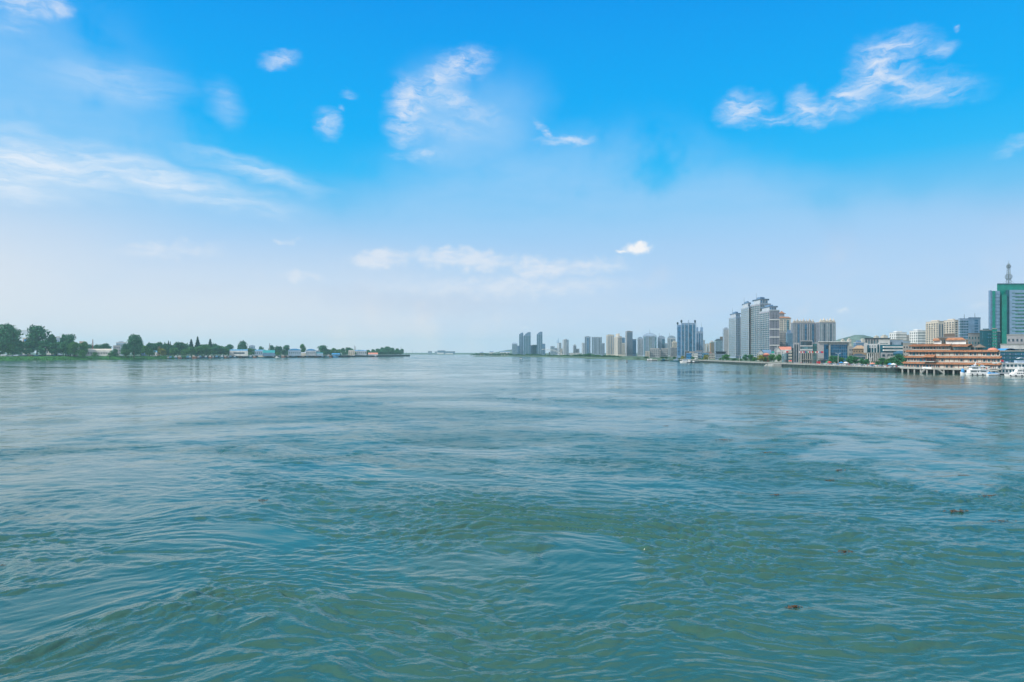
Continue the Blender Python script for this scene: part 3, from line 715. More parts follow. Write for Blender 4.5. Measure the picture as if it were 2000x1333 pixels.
for i, (a, b, t, lb) in enumerate([(1260, 1269, 687, 'cream villa with flat roof, lowest of the riverside villas'), (1269.5, 1288, 681.5, 'wide villa block with cream cornice, left of two'), (1291, 1304.5, 681.5, 'villa block with cream cornice, right of two'), (1281, 1292, 685, 'grey-brown villa between the two cornice blocks')]):
    bld(lb, [(a, 1230 + i * 12), (b, 1230 + i * 12)], t, ['cream', 'stone', 'stone', 'grey'][i], ('grid', 5 if b - a > 10 else 3, 4, .5, .5, 'gA'), rm='cream', name='villa', roof='flat')

# blue office tower with horned corners
def horns(e, frs, z0, zt, poly, grow):
    fr = frs[-1]
    for a, h, r in ((.03, 3.2, 1.7), (.97, 3.2, 1.7)):
        mb = MB(); x, y, _ = fr.at(fr.L * a, -1.5, 0); mb.lathe(x, y, [(1.0, zt), (1.2, zt + 2.6), (r, zt + 3), (r * 1.1, zt + 4.6), (.3, zt + 6.2)], 8); mb.build('turret', 'darkroof', e)
    mb = MB(); x, y, _ = fr.at(fr.L * .5, -1, 0); mb.lathe(x, y, [(1.6, zt - 4), (1.4, zt + 2), (.2, zt + 6.5)], 4); mb.build('spire', 'palblue', e)
    for a in (0, .24, .5, .78, 1): 
        mb = MB(); c = fr.L * a; mb.fb(fr, max(0, c - .8), min(fr.L, c + .8), z0, zt + .5, -.1, .5); mb.build('pilaster', 'palblue', e)
bld('tall blue glass office tower with horned dark turrets on its corners', [(1330.5, 1150), (1358.8, 1150)], 632, 'curtain', ('multi', [(.02, .22, ('strip', 1, .85, 24, 'gB', 'curtain')), (.27, .48, ('strip', 3, .85, 24, 'gB', 'curtain')), (.54, .76, ('strip', 1, .95, 24, 'gB', 'gB')), (.8, .98, ('strip', 1, .85, 24, 'gB', 'curtain'))]), name='office_tower', extra=horns, rm='palblue', depth=24)
bld('lower left wing of the blue office tower with one dark turret', [(1322.3, 1160), (1330.3, 1160)], 635.5, 'curtain', ('strip', 1, .7, 23, 'gB', 'curtain'), name='office_wing', rm='palblue', depth=20,
    extra=lambda e, f, a, b, p, gr: (lambda mb: (mb.lathe(p[0][0] + 1.5, p[0][1] + 2, [(1, b), (1.2, b + 2.2), (1.8, b + 3), (1.7, b + 4.2), (.3, b + 5.4)], 8), mb.build('turret', 'darkroof', e)))(MB()))
def prongs(e, frs, z0, zt, poly, grow):
    fr = frs[-1]
    for a0, a1 in ((.05, .32), (.7, .97)):
        mb = MB(); mb.fb(fr, fr.L * a0, fr.L * a1, zt, zt + 8, -7, 0); mb.build('corner_tower', 'curtain', e)
        mast(e, *fr.at(fr.L * (a0 + a1) / 2, -3, 0)[:2], zt + 8, zt + 17, .25)
bld('pale blue tower with two square prongs on its roof', [(1359.3, 1190), (1373.4, 1190)], 648.5, 'palblue', ('multi', [(.05, .3, ('strip', 1, .5, 20, 'gB')), (.38, .62, ('strip', 1, .8, 20, 'gB')), (.7, .95, ('strip', 1, .5, 20, 'gB'))]), name='tower', extra=prongs, rm='palblue')
bld('thin grey tower far behind the pronged tower', [(1373, 1700), (1377, 1700)], 665, 'pale', ('cols', 2, .4, 16, 'gA'))
bld('cream far tower, left of a pair behind the yellow-green tree', [(1374.5, 1800), (1379.5, 1800)], 672.5, 'cream', ('cols', 2, .3, 12, 'gA'))
bld('cream far tower, right of the pair behind the yellow-green tree', [(1380, 1820), (1384.5, 1820)], 671.8, 'cream', ('cols', 2, .3, 12, 'gA'))
def bluedome(e, frs, z0, zt, poly, grow):
    cx = sum(p[0] for p in poly) / len(poly); cy = sum(p[1] for p in poly) / len(poly); r = abs(poly[1][0] - poly[0][0]) * .34
    mb = MB(); mb.lathe(cx, cy, [(r * 1.1, zt + .5), (r, zt + 2), (r * .75, zt + 4), (r * .3, zt + 5.4), (.1, zt + 7)], 12); mb.build('dome', 'bluroof', e, smooth=True)
bld('mint-green tower with a small blue dome, left of two', wf(1386, 1388, 1395, 1320), 668.5, 'mint', ('cols', 4, .5, 12, 'gT', 'tan'), name='domed_tower', roof='hip', rm='grey', rh=3, extra=bluedome)
bld('wider mint-green tower with a bright blue dome, right of two', wf(1395.5, 1398, 1411, 1280), 666, 'mint', ('cols', 5, .6, 14, 'gT', 'palblue'), name='domed_tower', roof='hip', rm='darkroof', rh=4, extra=bluedome)
bld('brown-topped block between the domed tower and the pale tower', [(1406, 1400), (1412, 1400)], 658.5, 'brown', ('cols', 3, .4, 15, 'gA'))
# low town between the blue tower and the yellow-green tree
LOW = [(1338, 1346, 1010, 686.5, 'dark', 'dark flat block at the left end of the low town'), (1340.5, 1350.5, 960, 690.5, 'bluroof', 'bright blue box building behind the moored boats'), (1346, 1356, 1000, 687.5, 'beige', 'beige block behind the blue box building'),
       (1352, 1363, 930, 691, 'white', 'white house with dark windows right of the blue box building'), (1356, 1371, 1010, 687, 'palblue', 'pale blue-grey long block above the white house'), (1360, 1372, 1030, 685.5, 'dark', 'dark-roofed block peeking over the long pale block'),
       (1371, 1386, 990, 690, 'lbroof', 'low light-blue shed left of the yellow-green tree'), (1379, 1390, 1020, 688.5, 'pink', 'low building with a pink roof behind the yellow-green tree'), (1384, 1396, 960, 691.5, 'beige', 'low lilac-beige building right of the yellow-green tree')]
for a, b, D, t, w, lb in LOW:
    bld(lb, [(a, D), (b, D)], t, w, ('grid', max(2, int((b - a) / 3)), 2 if t < 690 else 2, .5, .5, 'gA'), name='low_building', depth=14, rm='grey')
bld('grey riverside house with banded balconies and a dark blue flat roof', [(1397, 880), (1419, 880)], 692, 'palblue', ('bands', 3, .4, 'gA'), name='riverside_house', rm='darkroof', depth=14,
    extra=lambda e, f, a, b, p, gr: (lambda mb: (mb.prism(gr(p, .8), b + .7, b + 3.4, gr(p, 1.0)), mb.build('dark_roof_storey', 'darkroof', e)))(MB()))
bld('pale slender residential tower left of the four apartment towers', wf(1411.6, 1414, 1424.5, 1260), 643, 'palblue', [('cols', 2, .4, 24, 'gA'), ('cols', 5, .45, 24, 'gA', 'white')], roof='plant', rm='grey', rh=2.5, name='tower')

# ------------------------------------------------------------------ the four riverside apartment towers
def apt(label, px, top, crownh, stone_from=None, depth=26, sm='palblue'):
    """px = (left edge, corners..., right edge): balconied faces, a roof pavilion and a mast"""
    pts = [(p, d) for p, d in px]
    def ex(e, frs, z0, zt, poly, grow):
        mb = MB(); mb.prism(grow(poly, 1.03), zt + .7, zt + 1.6); mb.build('cornice', 'pale', e)
        mb = MB(); mb.prism(grow(poly, .72), zt + 1.6, zt + 1.6 + crownh * .62); mb.build('penthouse', 'pale', e)
        f2 = Fr(grow([frs[-1].p[:2]], .72)[0], grow([frs[-1].at(frs[-1].L, 0, 0)[:2]], .72)[0])
        mb = MB()
        for k in range(3): mb.fb(f2, f2.L * (.08 + k * .32), f2.L * (.28 + k * .32), zt + 2.6, zt + crownh * .5 + 1.2, 0, .15)
        mb.build('window_band', 'gB', e)
        mb = MB(); mb.prism(grow(poly, .86), zt + 1.6 + crownh * .62, zt + 2.3 + crownh * .62); mb.build('roof_canopy', 'bluegrey', e)
        mb = MB(); mb.prism(grow(poly, .40), zt + 2.3 + crownh * .62, zt + 1.6 + crownh); mb.build('roof_pavilion', 'bluegrey', e)
        c = grow(poly, .45)[0]; mast(e, c[0], c[1], zt + crownh, zt + crownh + 9, .3)
    def specs():
        out = []
        for i in range(len(pts) - 1):
            w = abs(X(pts[i + 1][0], pts[i + 1][1]) - X(*pts[i])) + abs(pts[i + 1][1] - pts[i][1])
            out.append(('stone' if stone_from is not None and i >= stone_from else 'b', w))
        return out
    H = Z(top, min(d for _, d in px)) - GR; nf = max(8, int(H / 3.05)); sp = []
    for kind, w in specs():
        if kind == 'b': sp.append(('balc', max(2, round(w / 7.5)), nf, sm, 'gT', 'white' if sm == 'palblue' else 'cope'))
        else: sp.append(('multi', [(.30, .45, ('cols', 1, .6, nf, 'gA')), (.62, .78, ('cols', 1, .7, nf, 'gA'))]))
    e = bld(label, pts, top, sm, sp, name='apartment_tower', cat='apartment tower', roof='flat', rm='pale', depth=depth, extra=ex)
    return e
apt('shortest of the four riverside apartment towers, leftmost, with open green balconies', [(1423.6, 1130), (1437, 1080), (1449, 1095)], 620.5, 9)
apt('second riverside apartment tower from the left, with closely stacked balconies', [(1447.4, 1060), (1462, 1010), (1468, 1020)], 600.5, 9)
apt('tallest riverside apartment tower, with a glass pavilion above its grey upper storeys', [(1467, 1010), (1484, 975), (1505, 985)], 594.5, 10, sm='warm')
e4 = apt('front riverside apartment tower, with a blank taupe side wall crossed by white bands', [(1483, 960), (1502.5, 915), (1522, 915)], 608, 8, stone_from=1, sm='warm')
pts4 = world_pts([(1502.5, 915), (1522, 915)]); fr = Fr(pts4[0], pts4[1])
mb = MB(); zt4 = Z(608, 915); mb.fb(fr, .4, fr.L, GR, zt4 - 1, 0, .25)
o = mb.build('side_wall', 'taupe', e4); 
for c0 in (.36, .66):
    mb = MB(); nf = 24; fh = (zt4 - 8) / nf
    for k in range(nf): mb.fb(fr, fr.L * c0, fr.L * (c0 + .08), 6 + k * fh, 7.3 + k * fh, .2, .33)
    mb.build('window_column', 'gA', e4)
for py in (625, 643.5, 659, 675):
    mb = MB(); z = Z(py, 915); mb.fb(fr, 0, fr.L + .3, z - .5, z + .7, .1, .75); mb.build('white_band', 'white', e4)

# towers behind
def pagoda_top(e, frs, z0, zt, poly, grow):
    cx = sum(p[0] for p in poly) / len(poly); cy = sum(p[1] for p in poly) / len(poly)
    mb = MB(); mb.prism(grow(poly, 1.1), zt + .8, zt + 3.4, grow(poly, .62)); mb.build('orange_roof', 'orange', e)
    q = [((p[0] - cx) * .45 + cx - 5, (p[1] - cy) * .45 + cy) for p in poly]; c = (cx - 5, cy)
    gr = lambda k: [((p[0] - c[0]) * k + c[0], (p[1] - c[1]) * k + c[1]) for p in q]
    mb = MB(); mb.prism(gr(1), zt + 2, zt + 9); mb.build('roof_turret', 'pale', e)
    mb = MB(); mb.prism(gr(1.5), zt + 9, zt + 10.5, gr(.8)); mb.prism(gr(.8), zt + 10.5, zt + 13.5, gr(.08)); mb.build('turret_roof', 'orange', e)
bld('cream hotel tower with an orange pagoda roof behind the apartment towers', [(1520, 1180), (1544.4, 1180)], 622.5, 'cream', ('multi', [(.15, .4, ('cols', 2, .5, 18, 'gA')), (.45, .62, ('cols', 1, .5, 18, 'gT')), (.64, .9, ('strip', 1, .85, 18, 'gT', 'palblue'))]), name='hotel_tower', cat='hotel', rm='cream', depth=20, extra=pagoda_top)
bld('beige-green tower at the foot of the pagoda-roofed hotel', [(1522.5, 1080), (1535.5, 1080)], 648, 'beige', ('cols', 5, .45, 13, 'gA'), name='tower')
bld('blue-grey tower right of the beige-green tower', wf(1535, 1537.5, 1548.5, 1060), 651, 'bluegrey', ('cols', 4, .5, 13, 'gL'), name='tower', roof='plant', rm='palblue', rh=4)
def pinnacles(n, m='beige'):
    def ex(e, frs, z0, zt, poly, grow):
        fr = frs[-1]
        for i in range(n):
            c = fr.L * (i + .5) / n; hb = 2.8 if i % 2 == 0 else 4.2
            mb = MB(); x, y, _ = fr.at(c, -2.2, 0); mb.box(x - 2, x + 2, y - 1.8, y + 1.8, zt, zt + hb); mb.lathe(x, y, [(2.4, zt + hb), (1.3, zt + hb + 1.5), (.9, zt + hb + 2.6), (.1, zt + hb + 4)], 6); mb.build('roof_pinnacle', m, e)
    return ex
bld('broad brown-grey residential slab with pointed rooftop pinnacles, left of two', wf(1545, 1549, 1591.5, 1230), 631, 'taupe', [('cols', 2, .4, 24, 'gA'), ('multi', [(k / 6, (k + 1) / 6, ('strip', 1, .5, 24, 'gB', 'bluegrey') if k % 2 else ('cols', 2, .45, 24, 'gA', 'pale')) for k in range(6)])], name='residential_slab', roof='flat', rm='beige', extra=pinnacles(7), depth=16)
bld('residential slab with cream stepped rooftop pinnacles, right of two', wf(1593, 1601, 1632.2, 1200), 630, 'taupe', [('cols', 3, .4, 24, 'gA'), ('multi', [(k / 5, (k + 1) / 5, ('strip', 1, .5, 24, 'gA', 'bluegrey') if k % 2 else ('cols', 2, .45, 24, 'gL', 'pale')) for k in range(5)])], name='residential_slab', roof='flat', rm='cream', extra=pinnacles(5, 'cream'), depth=16)
bld('narrow cream stair tower between the two pinnacled slabs', [(1590.6, 1245), (1594, 1245)], 632, 'cream', ('cols', 1, .4, 24, 'gA'))
# church-like houses by the river
def gablef(label, a, b, D, eave, ridge, wall, rm, name='gabled_house', win=('grid', 4, 2, .4, .5, 'gA'), depth=14):
    """house whose gable end faces the river"""
    pts = world_pts([(a, D), (b, D)]); poly = pts + side_ext(pts, depth); ze, zr = Z(eave, D), Z(ridge, D)
    cx = (pts[0][0] + pts[1][0]) / 2; e = empty(name, (cx, D + depth / 2, GR), label, 'house')
    mb = MB(); mb.prism(poly, GR - .5, ze); q0, q1, q2, q3 = poly
    m0 = ((q0[0] + q1[0]) / 2, q0[1]); m1 = ((q2[0] + q3[0]) / 2, q2[1])
    i = len(mb.v); mb.v += [(q0[0], q0[1], ze), (q1[0], q1[1], ze), (m0[0], m0[1], zr - .3), (q3[0], q3[1], ze), (q2[0], q2[1], ze), (m1[0], m1[1], zr - .3)]
    mb.f += [(i, i + 1, i + 2), (i + 4, i + 3, i + 5), (i + 1, i + 4, i + 5, i + 2), (i + 3, i, i + 2, i + 5)]; mb.build('wall', wall, e)
    mb = MB(); t = .35
    for (pa, pb) in (((q0[0] - .5, q0[1] - .5), (q3[0] - .5, q3[1] + .5)), ((q1[0] + .5, q1[1] - .5), (q2[0] + .5, q2[1] + .5))):
        mb.box8([(pa[0], pa[1], ze - .2), (m0[0], m0[1] - .5, zr), (m1[0], m1[1] + .5, zr), (pb[0], pb[1], ze - .2), (pa[0], pa[1], ze + t), (m0[0], m0[1] - .5, zr + t), (m1[0], m1[1] + .5, zr + t), (pb[0], pb[1], ze + t)])
    mb.build('roof', rm, e); facade(e, Fr(pts[0], pts[1]), GR + 1, ze, win); return e
gablef('white house with a steep pointed gable beside the orange-roofed hall', 1513, 1524.5, 690, 685.5, 677, 'white', 'stone')
bld('long hall with a bright pink-orange tiled roof behind the riverside trees', [(1521, 715), (1545.5, 715)], 683.5, 'white', ('grid', 5, 2, .4, .4, 'gA'), name='hall', roof='gable', rm='pink', rh=3.2, depth=14)
gablef('pale house with a low grey gable, left of the white pointed gable', 1478.5, 1491, 760, 690, 683, 'white', 'bluegrey')
bld('long grey-roofed hall right of the low grey gable', [(1489, 770), (1506, 770)], 689, 'palblue', ('grid', 6, 2, .4, .4, 'gA'), name='hall', roof='gable', rm='bluegrey', rh=3.0, depth=14)
bld('low brick-red house half hidden by the yellow-green tree', [(1490, 700), (1503, 700)], 693, 'redbrick', ('grid', 4, 2, .4, .5, 'gA'), name='house', rm='pink', roof='hip', rh=1.6, depth=8)
bld('small green-roofed house beside the pointed gable', [(1506, 730), (1513, 730)], 690, 'pale', ('grid', 2, 2, .4, .5, 'gA'), name='house', rm='green', roof='hip', rh=2.0, depth=8)
bld('pale two-storey building between the hall and the glass museum', [(1538, 690), (1547, 690)], 686.5, 'cream', ('bands', 3, .4, 'gA'), name='building', depth=12)
# grey glass drum on the quay
e = empty('glass_drum', (X(1533.5, 600), 602, GR), 'grey round glazed kiosk tower standing on the quay above the jetty', 'kiosk')
mb = MB(); c = (X(1533.5, 602), 602); mb.lathe(c[0], c[1], [(2.3, GR - .3), (2.3, Z(690, 602)), (2.6, Z(690, 602) + .1), (2.6, Z(689, 602))], 16); mb.build('drum', 'stone', e)
mb = MB()
for k in range(16):
    a = 2 * math.pi * (k + .5) / 16; x, y = c[0] + 2.32 * math.cos(a), c[1] + 2.32 * math.sin(a); mb.box(x - .25, x + .25, y - .25, y + .25, GR + .4, Z(691.5, 602))
mb.build('glazing_bars', 'gL', e)

# ------------------------------------------------------------------ glass museum
D = 585
P = lambda px: (X(px, D), D)
e = empty('museum', (X(1603, D), D + 12, GR), 'long grey stone and dark glass museum fronted by flagpoles', 'museum')
def slab(mb, fr, z0, z1, dd):
    if dd < 4: mb.fb(fr, 0, fr.L, z0, z1, -dd, 0)
    else:
        pts = [fr.at(0, 0, 0)[:2], fr.at(fr.L, 0, 0)[:2]]; mb.prism(pts + side_ext(pts, dd), z0, z1)
def blk(a, b, top, m, name, z0=GR - .4, dd=22, fwd=0.0, bot=None):
    fr = Fr((X(a, D), D - fwd), (X(b, D), D - fwd)); mb = MB(); slab(mb, fr, z0 if bot is None else Z(bot, D), Z(top, D), dd); return mb.build(name, m, e), fr
blk(1550, 1561, 670, 'stone', 'left_wing'); blk(1561, 1585.5, 665.5, 'stone', 'entrance_block', fwd=1.5); blk(1585.5, 1596, 669.5, 'stone', 'stair_block'); blk(1596, 1657, 668.8, 'stone', 'main_hall', fwd=.5)
blk(1595, 1657.6, 667.3, 'white', 'roof_slab', bot=668.7, fwd=2.5)
for a, b in ((1551.5, 1554), (1556, 1558.5)): blk(a, b, 673, 'gA', 'window_strip', bot=708, dd=.3, fwd=.15)
blk(1547, 1550, 680, 'gA', 'dark_annex', dd=12)
blk(1562, 1584, 667, 'gA', 'top_window', bot=675, dd=.3, fwd=1.65); blk(1561.5, 1585, 677.5, 'gL', 'window_band', bot=682, dd=.3, fwd=1.65); blk(1562.5, 1584, 688, 'gA', 'entrance_glazing', bot=709.5, dd=.3, fwd=1.65)
blk(1561, 1585.5, 675.2, 'white', 'white_band', bot=676.8, dd=.3, fwd=1.9); blk(1561, 1585.5, 682.6, 'white', 'white_band', bot=684.6, dd=.3, fwd=1.9)
for i in range(6): blk(1563 + i * 4, 1563.7 + i * 4, 688, 'cope', 'entrance_column', dd=.6, fwd=2.2)
blk(1562, 1585, 702, 'cope', 'canopy', bot=702.8, dd=2.0, fwd=3)
_, fr = blk(1586.3, 1595.3, 671.5, 'gL', 'stair_glazing', bot=710, dd=.3, fwd=.2)
mb = MB(); [mb.fb(fr, 0, fr.L, GR + 2 + k * 2.4, GR + 2.25 + k * 2.4, 0, .12) for k in range(7)]; [mb.fb(fr, fr.L * k / 3 - .08, fr.L * k / 3 + .08, GR, Z(672, D), 0, .14) for k in (1, 2)]; mb.build('mullions', 'green', e)
blk(1596, 1607.5, 669.6, 'stone', 'stone_panel', bot=700.5, dd=.6, fwd=1.6); blk(1608, 1617.5, 673.2, 'gB', 'glass_wall', bot=703, dd=.3, fwd=.65); blk(1620.8, 1654.3, 673.5, 'gB', 'glass_wall', bot=706, dd=.3, fwd=.65)
blk(1618, 1620.3, 670, 'cope', 'corner_column', bot=709, dd=.6, fwd=1.6); blk(1654.6, 1657, 670, 'cope', 'corner_column', bot=709, dd=.6, fwd=1.6)
_, fr = blk(1597, 1617, 704, 'gA', 'ground_glazing', bot=709, dd=.3, fwd=.7)
fr = Fr((X(1620.8, D), D - .65), (X(1654.3, D), D - .65)); mb = MB(); [mb.fb(fr, 0, fr.L, Z(673.5, D) - 1.6 - k * 2.6, Z(673.5, D) - 1.35 - k * 2.6, 0, .1) for k in range(5)]; [mb.fb(fr, fr.L * k / 9 - .06, fr.L * k / 9 + .06, Z(706, D), Z(673.5, D), 0, .12) for k in range(1, 9)]; mb.build('mullions', 'bluegrey', e)
# flags on poles before the museum
FL = ['flagwhite', 'flagred', 'flagwhite', 'flagred', 'flagblue', 'flaggreen', 'flagwhite', 'flagred', 'flagwhite', 'flagred', 'flaggreen', 'flagwhite', 'flagred', 'flagwhite', 'flagblue', 'flagred']
CN = dict(flagwhite='white', flagred='red', flagblue='blue', flaggreen='green')
def flag(px, D, py, m, label, group=None, w=2.0, h=1.35, gz=GR):
    x = X(px, D); zt = Z(py, D); e = empty('flagpole', (x, D, gz), label, 'flag', group)
    mb = MB(); mb.tube((x, D, gz), (x, D, zt + .2), .09, .05); mb.build('pole', 'cope', e)
    mb = MB(); n = 6; r = []
    for k in range(n + 1): t = k / n; r.append([(x + t * w, D - .12 * math.sin(t * 7) - .02, zt - h - .25 * t), (x + t * w, D - .12 * math.sin(t * 7) - .02, zt - .2 * t), (x + t * w, D - .12 * math.sin(t * 7) + .02, zt - .2 * t), (x + t * w, D - .12 * math.sin(t * 7) + .02, zt - h - .25 * t)])
    mb.rings(r); mb.build('flag_cloth', m, e)
seen = {}
for i, m_ in enumerate(FL):
    nb = (CN[FL[i - 1]] + ' flag' if i else 'museum corner')
    seen[m_] = seen.get(m_, 0) + 1
    o_ = ['', 'first', 'second', 'third', 'fourth', 'fifth', 'sixth'][seen[m_]]
    flag(1560.5 + i * 2.85, 571, 686.3 + .25 * (i % 3), m_, f'{o_} {CN[m_]} flag from the left in the museum row, next to the {nb}', 'flags on poles before the museum')
flag(1531, 640, 686, 'flagwhite', 'white flag above the round kiosk, left of a pair', 'flags above the kiosk'); flag(1535.5, 640, 686, 'flagred', 'pink-red flag above the round kiosk, right of a pair', 'flags above the kiosk')

# ------------------------------------------------------------------ town right of the museum
bld('beige house with a slanting parapet right of the museum', [(1657.5, 640), (1666, 640)], 678, 'stone', ('grid', 3, 3, .45, .4, 'gA'), name='house')
bld('long tan building with small square windows', [(1665.5, 620), (1692, 620)], 681.5, 'tan', ('grid', 5, 3, .3, .35, 'gA'), name='building', roof='hip', rm='tan', rh=3)
bld('blue-grey block with a stepped roof behind the tan building', wf(1667, 1672, 1688, 760), 670, 'bluegrey', ('grid', 4, 4, .3, .4, 'gA'), name='building', roof='plant', rm='pale', rh=2)
bld('low dark-roofed pavilion between riverside trees', [(1663, 560), (1691, 560)], 695, 'stone', ('bands', 2, .5, 'gA'), name='pavilion', roof='hip', rm='darkroof', rh=1.6, depth=10)
bld('dark slate-roofed hall with vertical windows above the arched building', [(1689, 760), (1738, 760)], 661.5, 'dark', ('cols', 9, .4, 2, 'gL', 'grey'), name='hall', roof='flat', rm='darkroof')
# white building with tall arched windows
D = 590
e = empty('arched_building', (X(1703, D), D + 8, GR), 'white building with three tall pointed arch windows over a cream colonnade', 'building')
def wl(a, b, t, bt, m, name, fwd=0, dd=16, lab=None):
    fr = Fr((X(a, D), D - fwd), (X(b, D), D - fwd)); mb = MB(); slab(mb, fr, Z(bt, D) if bt else GR - .4, Z(t, D), dd); mb.build(name, m, e); return fr
wl(1687, 1718.5, 672, 689.3, 'white', 'upper_wall'); wl(1687, 1694, 670, 689.3, 'white', 'corner_pier', fwd=.6); wl(1713.5, 1718.5, 669.5, 689.3, 'white', 'corner_pier', fwd=.6)
wl(1692, 1718, 689.3, None, 'cream', 'lower_wall', fwd=.8); wl(1691.5, 1718.6, 689.0, 690.2, 'cope', 'cornice', fwd=1.4)
def archwin(c, w, t, b, fwd):
    x = X(c, D); hw = w / F * D / 2; z0, z1 = Z(b, D), Z(t, D); mb = MB(); pr = [(x - hw, z0), (x + hw, z0)]
    n = 6
    pr += [(x + hw * math.cos(math.pi / 2 * k / n), z1 - hw * 1.4 + hw * 1.4 * math.sin(math.pi / 2 * k / n)) for k in range(n + 1)]
    pr += [(x - hw * math.sin(math.pi / 2 * k / n), z1 - hw * 1.4 + hw * 1.4 * math.cos(math.pi / 2 * k / n)) for k in range(1, n + 1)]
    mb.rings([[(a_, D - fwd, z_) for a_, z_ in pr], [(a_, D + .4, z_) for a_, z_ in pr]]); mb.build('arched_window', 'gT', e)
for c in (1698.8, 1704, 1709.2): archwin(c, 3.0, 679.5, 689, .12)
archwin(1694.6, 3.2, 674, 689, .75 + .1); archwin(1714.6, 2.2, 673, 689, .75)
for c in (1699, 1704, 1709):
    wl(c - 1, c + 1, 675.5, 677, 'gA', 'small_window', fwd=.1, dd=.3)
for k in range(6): wl(1694.5 + k * 4.3, 1696.3 + k * 4.3, 691.5, 705, 'gA', 'window_strip', fwd=.9, dd=.4)
for k in range(7): wl(1692.6 + k * 4.05, 1693.4 + k * 4.05, 690.2, 706, 'white', 'column', fwd=1.5, dd=.8)
# modern banded building
D = 570
e = empty('banded_building', (X(1744, D), D + 8, GR), 'modern teal glass building wrapped in two long white balcony bands', 'building')
wl(1718.8, 1770, 674, None, 'teal', 'body'); wl(1719, 1735, 675.5, 689.5, 'gT', 'corner_glazing', fwd=.2, dd=.4)
for t in (676.8, 683): wl(1724, 1769.5, t, t + 2.8, 'white', 'balcony_band', fwd=1.6, dd=1.8)
wl(1724, 1769, 679.8, 682.8, 'gL', 'window_band', fwd=.15, dd=.3); wl(1724, 1769, 686, 688.6, 'gL', 'window_band', fwd=.15, dd=.3)
wl(1719, 1745, 689, None, 'stone', 'lower_wall', fwd=1); wl(1722, 1727, 692.5, 697, 'gA', 'window', fwd=1.1, dd=.3); wl(1732, 1737, 692.5, 697, 'gA', 'window', fwd=1.1, dd=.3); wl(1738, 1742, 692.5, 697, 'gA', 'window', fwd=1.1, dd=.3)
bld('blank white rooftop block with grey panel, left of two above the banded building', [(1716.5, 640), (1738, 640)], 664.5, 'white', ('multi', [(.1, .85, ('bands', 4, .12, 'gL'))]), name='building', depth=14)
bld('lilac-grey rooftop block with a dark notch, right of two above the banded building', [(1738.5, 650), (1764, 650)], 664.2, 'palblue', ('multi', [(.02, .12, ('strip', 1, .8, 3, 'gA')), (.85, .97, ('strip', 1, .8, 3, 'gA'))]), name='building', depth=14)
bld('low glass-roofed conservatory right of the banded building', [(1744, 540), (1772, 540)], 691, 'gT', ('cols', 6, .7, 1, 'gL'), name='conservatory', roof='arc', rm='lbroof', rh=2, depth=10)
bld('small white kiosk building behind the riverside trees', [(1735, 530), (1751, 530)], 697, 'white', ('grid', 4, 1, .4, .4, 'gA'), name='kiosk_building', depth=7)
bld('far white tower block with a bright west side, left of three', wf(1737, 1750, 1770.8, 1120), 650, 'white', [('cols', 3, .3, 8, 'gA'), ('cols', 10, .55, 8, 'gA')], name='white_block', roof='plant', rm='pale', rh=2)
bld('far low block below the rooftop signboard', [(1764, 1000), (1777, 1000)], 667, 'palblue', ('cols', 5, .4, 4, 'gA'), name='building')
bld('far white tower block with bright west side, middle of three', wf(1776, 1792, 1809, 1090), 646.5, 'white', [('cols', 4, .4, 9, 'gA'), ('cols', 8, .6, 9, 'gA')], name='white_block', roof='plant', rm='pale', rh=2)
bld('far pale stair block between the two white tower blocks', [(1770.5, 1150), (1776.5, 1150)], 655, 'beige', ('cols', 2, .3, 7, 'gA'), name='building')
for a, b, t, lb in ((1642, 1650, 664.5, 'cream house low on the hill slope, left of a pair'), (1654, 1663, 663.5, 'cream house on the hill slope, right of a pair'), (1706, 1717, 658, 'cream far roofline left of a pair above the dark hall'), (1720, 1734, 656.5, 'cream far roofline right of a pair above the dark hall'), (1680, 1690, 664, 'cream far house right under the hill top')):
    bld(lb, wf(a, a + (b - a) * .4, b, 1500), t, 'cream', ('grid', 3, 3, .4, .4, 'gA'), name='far_house', roof='plant', rh=2)
bld('beige two-storey building left of the orange-roofed pavilion restaurant', [(1763.5, 500), (1790, 500)], 672, 'beige', ('grid', 5, 4, .4, .4, 'gA'), name='building')
# cream and white apartment row
bld('long cream residential block with dark window columns', wf(1808.8, 1833, 1843, 800), 628.5, 'cream', [('cols', 5, .5, 16, 'gA', 'cream'), ('strip', 2, .5, 16, 'gA', 'palblue')], name='residential_block', roof='plant', rm='beige', rh=1.5)
bld('second cream residential block, joined to the white office', wf(1843, 1864, 1872, 830), 626, 'cream', [('cols', 4, .5, 16, 'gA', 'cream'), ('cols', 1, .5, 16, 'gA')], name='residential_block', roof='plant', rm='beige', rh=1.5)
bld('pale office block with rows of dark windows, left half, one thin spire', wf(1871.8, 1875, 1891.5, 780), 623.5, 'palblue', [('cols', 1, .4, 14, 'gA'), ('cols', 5, .7, 14, 'gT')], name='office_block', rm='bluegrey', extra=lambda e, f, a, b, p, gr: (mast(e, p[2][0] - 1.5, p[2][1] + 5, b, b + 6, .5),))
bld('pale office block with a blank wall, right half, one thin spire', [(1891.5, 775), (1915, 775)], 621.5, 'curtain', ('multi', [(.5, .8, ('cols', 3, .6, 14, 'gB'))]), name='office_block', rm='bluegrey', extra=lambda e, f, a, b, p, gr: (mast(e, p[1][0] - 3, p[1][1] + 5, b, b + 6, .5),))
bld('stepped brown-grey block behind the restaurant roofs', [(1832, 600), (1876, 600)], 660, 'brown', ('cols', 9, .5, 4, 'gA'), name='block', roof='plant', rm='grey', rh=3)
bld('tan low block right of the stepped brown block', [(1866, 585), (1890, 585)], 664, 'tan', ('grid', 4, 4, .4, .4, 'gA'), name='block')
bld('grey five-storey block with paired windows', [(1890.8, 570), (1914, 570)], 652.8, 'grey', ('grid', 4, 5, .45, .5, 'gL'), name='block', rm='brown')
